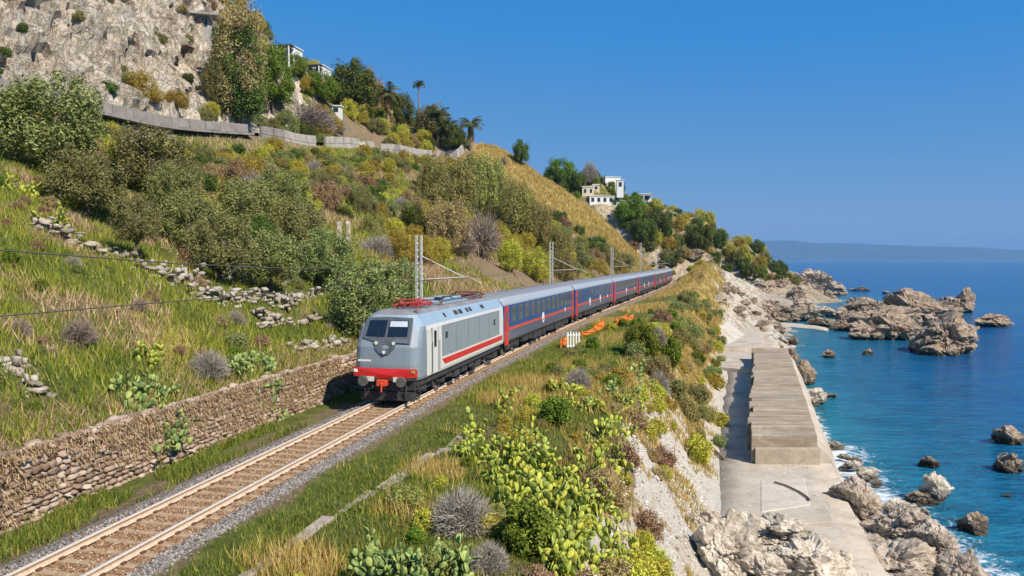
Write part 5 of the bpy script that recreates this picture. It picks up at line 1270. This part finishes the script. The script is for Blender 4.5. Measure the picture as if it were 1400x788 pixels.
# ------------------------------------------------------------------ scattered scrub
class Occ:
    def __init__(s_): s_.p = []
    def ok(s_, p, r):
        for q, qr in s_.p:
            if (q - p).length < (r + qr) * .52: return False
        s_.p.append((p, r)); return True
occ = Occ()
for o in list(COL.objects):
    if o.parent is None and o.get('category') in ('tree', 'bush', 'palm tree', 'house') and o.type == 'EMPTY': occ.p.append((o.location.copy(), 2.0))
LB = {'olive': 'rounded grey green shrub', 'dark': 'dense dark green shrub', 'maquis': 'yellowish green scrub bush', 'bright': 'fresh bright green bush', 'pale': 'pale feathery shrub', 'brown': 'withered brown shrub', 'dry': 'bare twiggy grey shrub', 'lilac': 'low leafless grey bush'}
def plural(t_): return t_ + ('es' if t_.endswith('sh') else 's')
def scatter(n, s0, s1, v0, v1, kinds, rmin, rmax, where, seed, cond=None):
    r = random.Random(seed); m = 0; tries = 0
    ks = [k for k, w in kinds for _ in range(w)]
    while m < n and tries < n * 14:
        tries += 1; s_ = r.uniform(s0, s1); v = r.uniform(v0, v1); p = gnd_su(s_, -v)
        if cond and not cond(p, s_, v): continue
        f = float(vnoise(p.x / 14, p.y / 14, 0, 5)); k = ks[int((f * .5 + .5 + r.uniform(-.25, .25)) * len(ks)) % len(ks)]
        rad = r.uniform(rmin, rmax)
        if 40 < v < 60: rad *= .8
        if v < 60 and v > 55 and s_ < 216: continue
        if not occ.ok(p, rad): continue
        bush(p, rad, k, LB[k] + ' ' + where, plural(LB[k]) + ' ' + where, {'pale': 1.1}.get(k, .95)); m += 1
def not_open(p, s_, v): # keep the grassy bank and terraces of the near slope open
    x, y = pxy(p); return not (y > 385 and x < 470) and not (x < 235 and y > 300) and not (600 < x < 760 and y > 350) and not (425 < x < 510 and 300 < y < 400)
scatter(215, 40, 125, 13, 57, [('olive', 5), ('maquis', 6), ('dark', 1), ('pale', 1), ('brown', 2), ('lilac', 1)], 1.3, 2.7, 'on the slope between railway and road', 1, not_open)
scatter(150, 105, 192, 7, 57, [('maquis', 7), ('olive', 2), ('pale', 2), ('dark', 2), ('brown', 1)], 1.5, 3.2, 'on the slope behind the coaches', 2, not_open)
scatter(165, 95, 236, 65, 100, [('dark', 3), ('olive', 3), ('maquis', 4), ('brown', 1), ('bright', 1), ('lilac', 1)], 1.6, 3.6, 'above the road', 3, lambda p, s_, v: s_ > 136 or v < 68)
scatter(130, 55, 205, 34, 56, [('maquis', 7), ('olive', 2), ('dark', 1), ('brown', 2), ('bright', 1), ('lilac', 1)], .9, 1.7, 'on the upper slope just below the road parapet', 14, not_open)
scatter(130, 45, 160, 22, 55, [('olive', 4), ('pale', 3), ('brown', 2), ('bright', 1), ('dark', 1)], 1.0, 2.0, 'filling the slope below the road', 24, not_open)
scatter(46, 66, 210, 51.5, 55, [('olive', 2), ('bright', 2), ('pale', 2), ('brown', 1), ('dark', 1)], .9, 1.8, 'growing against the road parapet', 25)
scatter(75, 60, 135, 66, 92, [('dark', 2), ('olive', 3), ('brown', 1)], .8, 1.8, 'clinging to the cliff', 4)
scatter(16, 192, 235, 8, 50, [('maquis', 3), ('dry', 2), ('dark', 1)], .8, 1.7, 'on the yellow grass slope', 5)
def scatter_xy(n, x0, x1, y0, y1, kinds, rmin, rmax, where, seed, zmin=5):
    r = random.Random(seed); m = 0; ks = [k for k, w in kinds for _ in range(w)]; t_ = 0
    while m < n and t_ < n * 12:
        t_ += 1; x = r.uniform(x0, x1); y = r.uniform(y0, y1); p = Vector((x, y, ground(x, y)))
        if p.z < zmin: continue
        f = float(vnoise(x / 20, y / 20, 0, 8)); k = ks[int((f * .5 + .5 + r.uniform(-.2, .2)) * len(ks)) % len(ks)]; rad = r.uniform(rmin, rmax)
        if not occ.ok(p, rad): continue
        bush(p, rad, k, LB[k] + ' ' + where, plural(LB[k]) + ' ' + where); m += 1
scatter_xy(300, 5, 112, 256, 342, [('dark', 6), ('bright', 1), ('maquis', 4), ('brown', 1), ('olive', 2)], 1.5, 4.0, 'on the headland', 6)
for q in [(766, 252, 64, 34, 'bright', 'broad green tree at the left shoulder of the headland'), (790, 262, 30, 26, 'dark', 'dark round tree beside the pale villas'), (862, 305, 60, 36, 'bright', 'large green tree below the villas on the headland'), (900, 318, 60, 34, 'dark', 'dark green tree on the headland slope below the crest'), (955, 345, 60, 40, 'dark', 'wide dark tree near the end of the headland'), (880, 335, 50, 36, 'dark', 'dark green tree over the far masts'), (985, 340, 30, 26, 'dark', 'last dark tree above the sea cliff'), (875, 268, 26, 12, 'dark', 'flat crowned dark pine beside the white house')]:
    tree(q[0], q[1], q[2], q[3], q[4], q[5], trunk=.1)
tree(806, 252, 30, 36, 'lilac', 'bare grey tree left of the white villa', trunk=.1)
# verge and bank
tree(876, 488, 74, 46, 'bright', 'smooth bright green bush mound at the top of the sea slope', cat='bush', trunk=.02)
tree(918, 500, 34, 40, 'bright', 'narrow green bush at the edge above the walkway', cat='bush', trunk=.02)
tree(722, 752, 100, 66, 'bright', 'deep green creeping bush among the cacti', cat='bush', trunk=.02)
tree(760, 580, 60, 36, 'bright', 'low fresh green bush behind the cacti', cat='bush', trunk=.02)
for q in [(632, 722, 110, 66), (668, 778, 70, 44)]: tree(*q, 'lilac', 'dry grey thorn bush among the cacti', cat='bush', grp='dry thorn bushes on the verge', trunk=.02)
for q in [(790, 530, 46, 32), (900, 540, 40, 40), (900, 480, 30, 40)]: tree(*q, 'lilac', 'small grey leafless bush on the verge beyond the cacti', cat='bush', grp='grey bushes on the verge', trunk=.02)
tree(285, 515, 70, 44, 'lilac', 'greyish leafless bush on top of the stone wall', cat='bush', trunk=.02)
tree(108, 470, 60, 40, 'dry', 'brownish bare bush in the grassy bank', cat='bush', trunk=.02)
scatter(46, 18, 78, -12.0, -9.2, [('maquis', 3), ('brown', 1), ('dry', 1)], .4, .85, 'on the edge above the white scree', 7)
scatter(110, 48, 135, -15.0, -8.6, [('maquis', 2), ('olive', 2), ('pale', 2), ('bright', 1), ('brown', 1)], .5, 1.3, 'on the bank above the walkway', 8)
scatter(34, 45, 105, -9, -4.5, [('maquis', 1), ('bright', 1), ('olive', 1), ('pale', 1)], .35, .8, 'on the verge by the passing coaches', 9)
scatter(150, 10, 62, 5.2, 24, [('maquis', 3), ('lilac', 2), ('bright', 4), ('brown', 2), ('dry', 2), ('olive', 2)], .2, .62, 'in the long grass of the bank above the wall', 10, lambda p, s_, v: pxy(p)[0] < 480)
scatter(70, 12, 60, -9.8, -4.6, [('bright', 3), ('maquis', 3), ('pale', 1), ('lilac', 1)], .22, .55, 'among grass and cacti on the near verge', 11)
# ------------------------------------------------------------------ prickly pears
def pad_arrays():
    n = 12; V = [(0, 0, 0)]; out = []
    for i in range(n):
        a = 2 * math.pi * i / n; z = .5 - .5 * math.cos(a); x = .5 * math.sin(a) * (.55 + .55 * z ** .8)
        out.append((x, z))
    V = [(x, 0, z) for x, z in out]; V += [(x * .6, .055, .5 + (z - .5) * .6) for x, z in out]; V += [(x * .6, -.055, .5 + (z - .5) * .6) for x, z in out]; V += [(0, .075, .52), (0, -.075, .52)]
    F = []
    for i in range(n):
        j = (i + 1) % n
        F += [(i, j, n + j), (i, n + j, n + i), (j, i, 2 * n + i), (j, 2 * n + i, 2 * n + j), (n + i, n + j, 3 * n), (2 * n + j, 2 * n + i, 3 * n + 1)]
    return np.array(V), np.array(F)
PAD = pad_arrays()
def cactus_mat(name, cols):
    t = NT(name); g_ = t.n('NewGeometry').outputs['Random Per Island']; o_ = t.n('ObjectInfo').outputs['Random']
    r = t.math('FRACT', t.math('ADD', g_, o_)); c = t.ramp(r, [(i / (len(cols) - 1), x) for i, x in enumerate(cols)])
    co = t.coord(); c = t.mix(t.math('MULTIPLY', t.ramp(t.noise(co, 5, 4, .7), [(.5, 0.0), (.75, 1.0)]), .4), c, (.34, .31, .10))
    c = t.mix(t.ramp(t.voro(co, 9), [(.10, .8), (.16, 0.0)]), c, (.42, .40, .22))
    return t.out(t.pbr(c, .55, **{'Specular IOR Level': .3}))
M_PADY = cactus_mat('cactus_yellow', [(.14, .20, .05), (.27, .33, .045), (.43, .46, .05), (.55, .54, .08), (.30, .38, .08)])
M_PADG = cactus_mat('cactus_green', [(.09, .15, .055), (.17, .25, .07), (.27, .35, .10), (.38, .44, .12)])
PADM = {'y': np_mesh('pad', *PAD, M_PADY, True), 'g': np_mesh('pad', *PAD, M_PADG, True)}
def grow_cactus(seed, rad, hgt, n, L=.40, zf=None):
    g = random.Random(seed); out = []; front = []; zf = zf or (lambda x, y: 0.0)
    for i in range(max(4, n // 5)):
        a = g.uniform(0, 6.28); d = rad * math.sqrt(g.random()) * .8; k = L * g.uniform(.8, 1.2)
        M = Matrix.Translation((math.cos(a) * d, math.sin(a) * d, zf(math.cos(a) * d, math.sin(a) * d) - .06)) @ Matrix.Rotation(g.uniform(0, 6.28), 4, 'Z') @ Matrix.Rotation(g.uniform(-.4, .4), 4, 'Y') @ Matrix.Rotation(g.uniform(-.35, .35), 4, 'X')
        out.append((M, k)); front.append((M, k, 0))
    while len(out) < n and front:
        M, k, dp = front.pop(g.randrange(len(front)))
        for q in range(g.choice([1, 2, 2, 3])):
            th = g.uniform(-1.0, 1.0); kk = k * g.uniform(.78, 1.02)
            p = Vector((.5 * math.sin(th) * .95 * k, 0, (.5 + .46 * math.cos(th)) * k))
            C = M @ Matrix.Translation(p) @ Matrix.Rotation(th * .8, 4, 'Y') @ Matrix.Rotation(g.uniform(-1.2, 1.2), 4, 'Z') @ Matrix.Rotation(g.uniform(-.45, .45), 4, 'X')
            t_ = C.translation
            gz = zf(t_.x, t_.y)
            if t_.z - gz > hgt or t_.z < gz or math.hypot(t_.x, t_.y) > rad * 1.25: continue
            out.append((C, kk)); front.append((C, kk, dp + 1))
            if len(out) >= n: break
    return [M @ Matrix.Diagonal((k * .8, k, k, 1)) for M, k in out]
def cactus(px, py, w, h, n, col, label, grp=None, seed=[0], L=.31):
    seed[0] += 1; p = hit(px, py)
    if p is None: return
    k = mpp(p); o = tag(empty('prickly_pear', p, 0), label, 'cactus', grp)
    Ms = grow_cactus(seed[0], w * k / 2, h * k, int(n * 1.7), L, lambda x, y: max(-1.2, min(1.5, ground(p.x + x, p.y + y) - p.z)))
    if p.y < 40:
        for M in Ms: inst('pad', PADM[col], o, mtx=M)
    else: joined('pads', [np.array(M) for M in Ms], [PAD], M_PADY if col == 'y' else M_PADG, o, seed[0], True)
CG = 'yellow green prickly pears covering the verge'
CLB = 'sprawling yellow green prickly pear in the thicket on the verge'
for q in [(668, 625, 84, 52, 42), (710, 640, 80, 56, 46), (752, 650, 84, 64, 50), (790, 680, 84, 66, 56), (740, 690, 80, 50, 46), (815, 660, 60, 60, 40), (770, 735, 90, 60, 60), (815, 730, 70, 60, 50), (800, 775, 90, 56, 56), (770, 790, 80, 40, 40), (700, 670, 60, 44, 30), (828, 700, 40, 50, 26), (725, 610, 60, 40, 30), (645, 606, 50, 40, 26), (840, 640, 44, 44, 28), (845, 760, 60, 50, 36), (690, 700, 50, 40, 26), (755, 770, 60, 50, 34), (735, 650, 60, 44, 30)]:
    cactus(*q, 'y', CLB, CG)
for q in [(560, 790, 104, 66, 92), (615, 792, 74, 50, 60), (515, 792, 74, 60, 60)]: cactus(*q, 'g', 'upright prickly pear with greener pads at the end of the kerb', 'greener prickly pears by the kerb', L=.25)
for q in [(845, 545, 60, 46, 50), (875, 520, 50, 46, 44), (860, 570, 50, 40, 40), (800, 560, 60, 36, 44), (830, 600, 50, 40, 36), (895, 500, 30, 30, 26), (850, 600, 40, 36, 30), (935, 440, 30, 36, 30), (948, 452, 22, 24, 22), (925, 420, 24, 24, 20), (770, 540, 40, 30, 26), (690, 560, 40, 26, 22)]:
    cactus(*q, 'g' if q[0] % 2 else 'y', 'distant prickly pear on the seaward bank beyond the thicket', 'prickly pears on the seaward bank')
cactus(208, 562, 120, 76, 150, 'g', 'big spreading prickly pear hanging over the stone wall')
cactus(203, 500, 40, 40, 26, 'y', 'small yellow prickly pear above the big one on the wall')
cactus(340, 512, 90, 62, 110, 'g', 'bluish green prickly pear on the wall nearer the locomotive')
cactus(375, 540, 36, 40, 34, 'g', 'narrow prickly pear hanging down the wall beside the bluish one')
cactus(26, 268, 64, 64, 50, 'y', 'yellowish prickly pear clump under the large olive at the slope edge'); cactus(64, 312, 46, 44, 30, 'y', 'smaller yellow prickly pear beside the broken terrace wall')
for nm in ('scrub_bush',):                                   # no more than 300 of a kind: leave out the ones that show smallest
    L_ = sorted([o for o in COL.objects if o.name.split('.')[0] == nm], key=lambda o: -o.scale[0] / max(1, o.location.y))
    for o in L_[296:]: bpy.data.objects.remove(o)
# ------------------------------------------------------------------ grass
def grass(name, S, U, hgt, wid, mat, seed, label, lean=.45, zoff=0.0):
    g = np.random.default_rng(seed); n = len(S); x, y = track(S, U); z = height(S, U) + zoff
    P = np.stack([x, y, z - .02], -1); a = g.uniform(0, 6.28, n); L = hgt * g.uniform(.5, 1.3, n)
    t = np.stack([np.cos(a), np.sin(a), 0 * a], -1) * (wid * g.uniform(.7, 1.3, n))[:, None] / 2
    b = g.uniform(0, 6.28, n); d = np.stack([np.cos(b), np.sin(b), 0 * b], -1) * (L * lean * g.uniform(.2, 1.3, n))[:, None]
    V = np.stack([P - t, P + t, P + d + np.stack([0 * a, 0 * a, L], -1)], 1).reshape(-1, 3)
    o = inst(name, np_mesh(name, V, np.arange(n * 3).reshape(-1, 3), mat)); return tag(o, label, 'grass', kind='stuff')
def samp(n, s0, s1, u0, u1, seed, tuft=9, pw=1.0, rad=.22):
    g = np.random.default_rng(seed); m = n // tuft
    s_ = s0 + (s1 - s0) * g.random(m) ** pw; u = g.uniform(u0, u1, m)
    S = np.repeat(s_, tuft) + g.normal(0, rad, m * tuft); U = np.repeat(u, tuft) + g.normal(0, rad, m * tuft); return S, U
def att_at(k, S, U): return att[k][np.clip(np.searchsorted(SG, S), 0, NS - 1), np.clip(np.searchsorted(UG, U), 0, NU - 1)]
G_GREEN = fol('green_grass', [(0.066, 0.116, 0.014), (0.133, 0.190, 0.024), (0.228, 0.257, 0.037), (0.362, 0.338, 0.075)], .25, hue=0, val=0)
G_YEL = fol('yellow_grass', [(0.292, 0.196, 0.047), (0.463, 0.322, 0.085), (0.609, 0.448, 0.142), (0.707, 0.552, 0.227)], .25, hue=0, val=0)
G_TAN = fol('tan_grass', [(0.259, 0.161, 0.082), (0.439, 0.291, 0.151), (0.608, 0.434, 0.248), (0.725, 0.570, 0.367)], .2, hue=0, val=0)
G_LIME = fol('lime_grass', [(0.120, 0.177, 0.014), (0.223, 0.272, 0.024), (0.374, 0.366, 0.047), (0.538, 0.462, 0.095)], .25, hue=0, val=0)
S, U = samp(120000, 9, 95, 2.0, 9.6, 1, 9, 1.5); d = att_at('dry', S, U) + np.repeat(np.random.default_rng(5).normal(0, .14, len(S) // 9), 9) + sstep(4.0, 5.0, U) * .12 + fbm(S / 1.6, U / 1.6, 0, 2, 19) * .12 * (U > 4); m = d < .42
grass('verge_grass', S[m], U[m], .15, .035, G_GREEN, 2, 'short green grass on the verge beside the track')
m2 = (d >= .42) & (d < .56); grass('rank_verge_grass', S[m2], U[m2], .34, .035, G_LIME, 33, 'rank yellow green grass among the cacti on the verge')
m2 = d >= .56; grass('dry_verge_grass', S[m2], U[m2], .40, .03, G_YEL, 3, 'dry straw coloured grass among the kerb and cacti')
S, U = samp(26000, 9, 60, -3.9, -2.45, 4, 9, 1.3); m = fbm(S / 2.5, U, 0, 2, 3) > -.15; grass('trackside_grass', S[m], U[m], .26, .04, G_GREEN, 5, 'green weeds between the ballast and the stone wall', .6)
S, U = samp(200000, 8, 82, -32, -4.5, 6, 9, 1.2, .25); q = fbm(S / 3, U / 3, 0, 3, 12) * .8 + fbm(S * 1.1, U * 1.1, 0, 2, 13) * .35 + np.repeat(np.random.default_rng(3).normal(0, .27, len(S) // 9), 9) + att_at('green', S, U) * .9 - att_at('dry', S, U) * .7; m = (q > .56) & (att_at('rock', S, U) < .5)
grass('bank_grass', S[m], U[m], .34, .05, G_GREEN, 7, 'green grass on the bank above the stone wall', .5)
m = (q <= .60) & (q > -.24) & (att_at('rock', S, U) < .5); grass('lime_grass', S[m], U[m], .42, .05, G_LIME, 8, 'yellowish green tall grass on the bank above the stone wall', .5)
m = (q <= -.22) & (att_at('rock', S, U) < .5); grass('dry_bank_grass', S[m], U[m], .45, .045, G_TAN, 9, 'dry brown grass patches on the bank above the stone wall', .6)
S, U = samp(16000, 8, 58, -5.3, -4.2, 44, 8, 1.2, .12); m = np.repeat(np.random.default_rng(4).random(len(S) // 8) < .5, 8)
grass('wall_top_grass', S[m], U[m], .3, .04, G_LIME, 45, 'green grass fringing the top of the stone wall', .8)
grass('dry_wall_top_grass', S[~m], U[~m], .34, .04, G_TAN, 46, 'straw fringing the top of the stone wall', .8)
# withered grass hanging over the wall
g_ = np.random.default_rng(14); n = 52000; S = np.repeat(g_.uniform(8, 58, n // 8), 8) + g_.normal(0, .12, n); zf = np.repeat(g_.random(n // 8) ** .8, 8); x, y = track(S, -4.02 + .12 * g_.random(n)); z0 = 8.25 + 1.95 * zf + g_.normal(0, .06, n)
keep = fbm(S / 3, z0 * 1.2, 0, 3, 31) > -.4
P = np.stack([x, y, z0], -1)[keep]; S = S[keep]; n = len(P); tx, ty = np.interp(S, CLS, TX), np.interp(S, CLS, TY)
outv = np.stack([ty, -tx, 0 * tx], -1); alo = np.stack([tx, ty, 0 * tx], -1); L = g_.uniform(.10, .32, n)[:, None]
tip = P + outv * L * g_.uniform(.1, .55, (n, 1)) + alo * L * g_.normal(0, .4, (n, 1)) + np.array([0, 0, 1]) * L * g_.uniform(-.9, .5, (n, 1))
V = np.stack([P - alo * .022, P + alo * .022, tip], 1).reshape(-1, 3)
tag(inst('wall_grass', np_mesh('wall_grass', V, np.arange(n * 3).reshape(-1, 3), G_TAN)), 'withered tan grass hanging over the stone wall', 'grass', kind='stuff')
S, U = samp(110000, 60, 215, -57, -5, 15, 7, 1.0, .4); q = fbm(S / 6, U / 6, 0, 3, 17); gr_ = att_at('green', S, U) + np.repeat(np.random.default_rng(8).normal(0, .22, len(S) // 7), 7) > .12; m = (q > .0) & gr_
grass('scrub_grass', S[m], U[m], .8, .14, G_LIME, 16, 'yellow green grass between the bushes on the far slope', .5)
m = (q <= .0) & gr_; grass('brown_scrub_grass', S[m], U[m], .7, .12, G_TAN, 18, 'brown grass between the bushes on the far slope', .5)
S, U = samp(50000, 186, 240, -56, -5, 19, 7, 1.0, .4); grass('yellow_slope_grass', S, U, .9, .16, G_YEL, 20, 'golden dry grass covering the spur beyond the train', .4)
S, U = samp(36000, 100, 222, 2.8, 16, 21, 7, 1.0, .3); m = att_at('dry', S, U) > .35; grass('mound_grass', S[m], U[m], .55, .11, G_YEL, 22, 'golden dry grass on the mound at the far bend', .4)
S, U = samp(52000, 26, 130, 8.4, 14.2, 23, 7, 1.0, .25); m = (fbm(S / 2, U / 2, 0, 3, 27) + .45 * sstep(42, 58, S) - .25 * sstep(12, 14, U)) > .02; grass('edge_grass', S[m], U[m], .40, .06, G_YEL, 24, 'dry grass tufts along the edge above the scree', .5)
# ------------------------------------------------------------------ air over the strait
b = MB(); b.box((0, 0, 270), (150000, 150000, 560))
t = NT('haze_air'); v = t.n('VolumePrincipled', {'Color': (.30, .60, 1.0, 1), 'Density': 7e-5, 'Anisotropy': 0.0})
t.t.links.new(v.outputs[0], t.n('OutputMaterial').inputs['Volume'])
tag(b.build('haze', t.m), 'thin blue haze hanging over the sea', 'haze', kind='stuff')
bpy.context.view_layer.update()
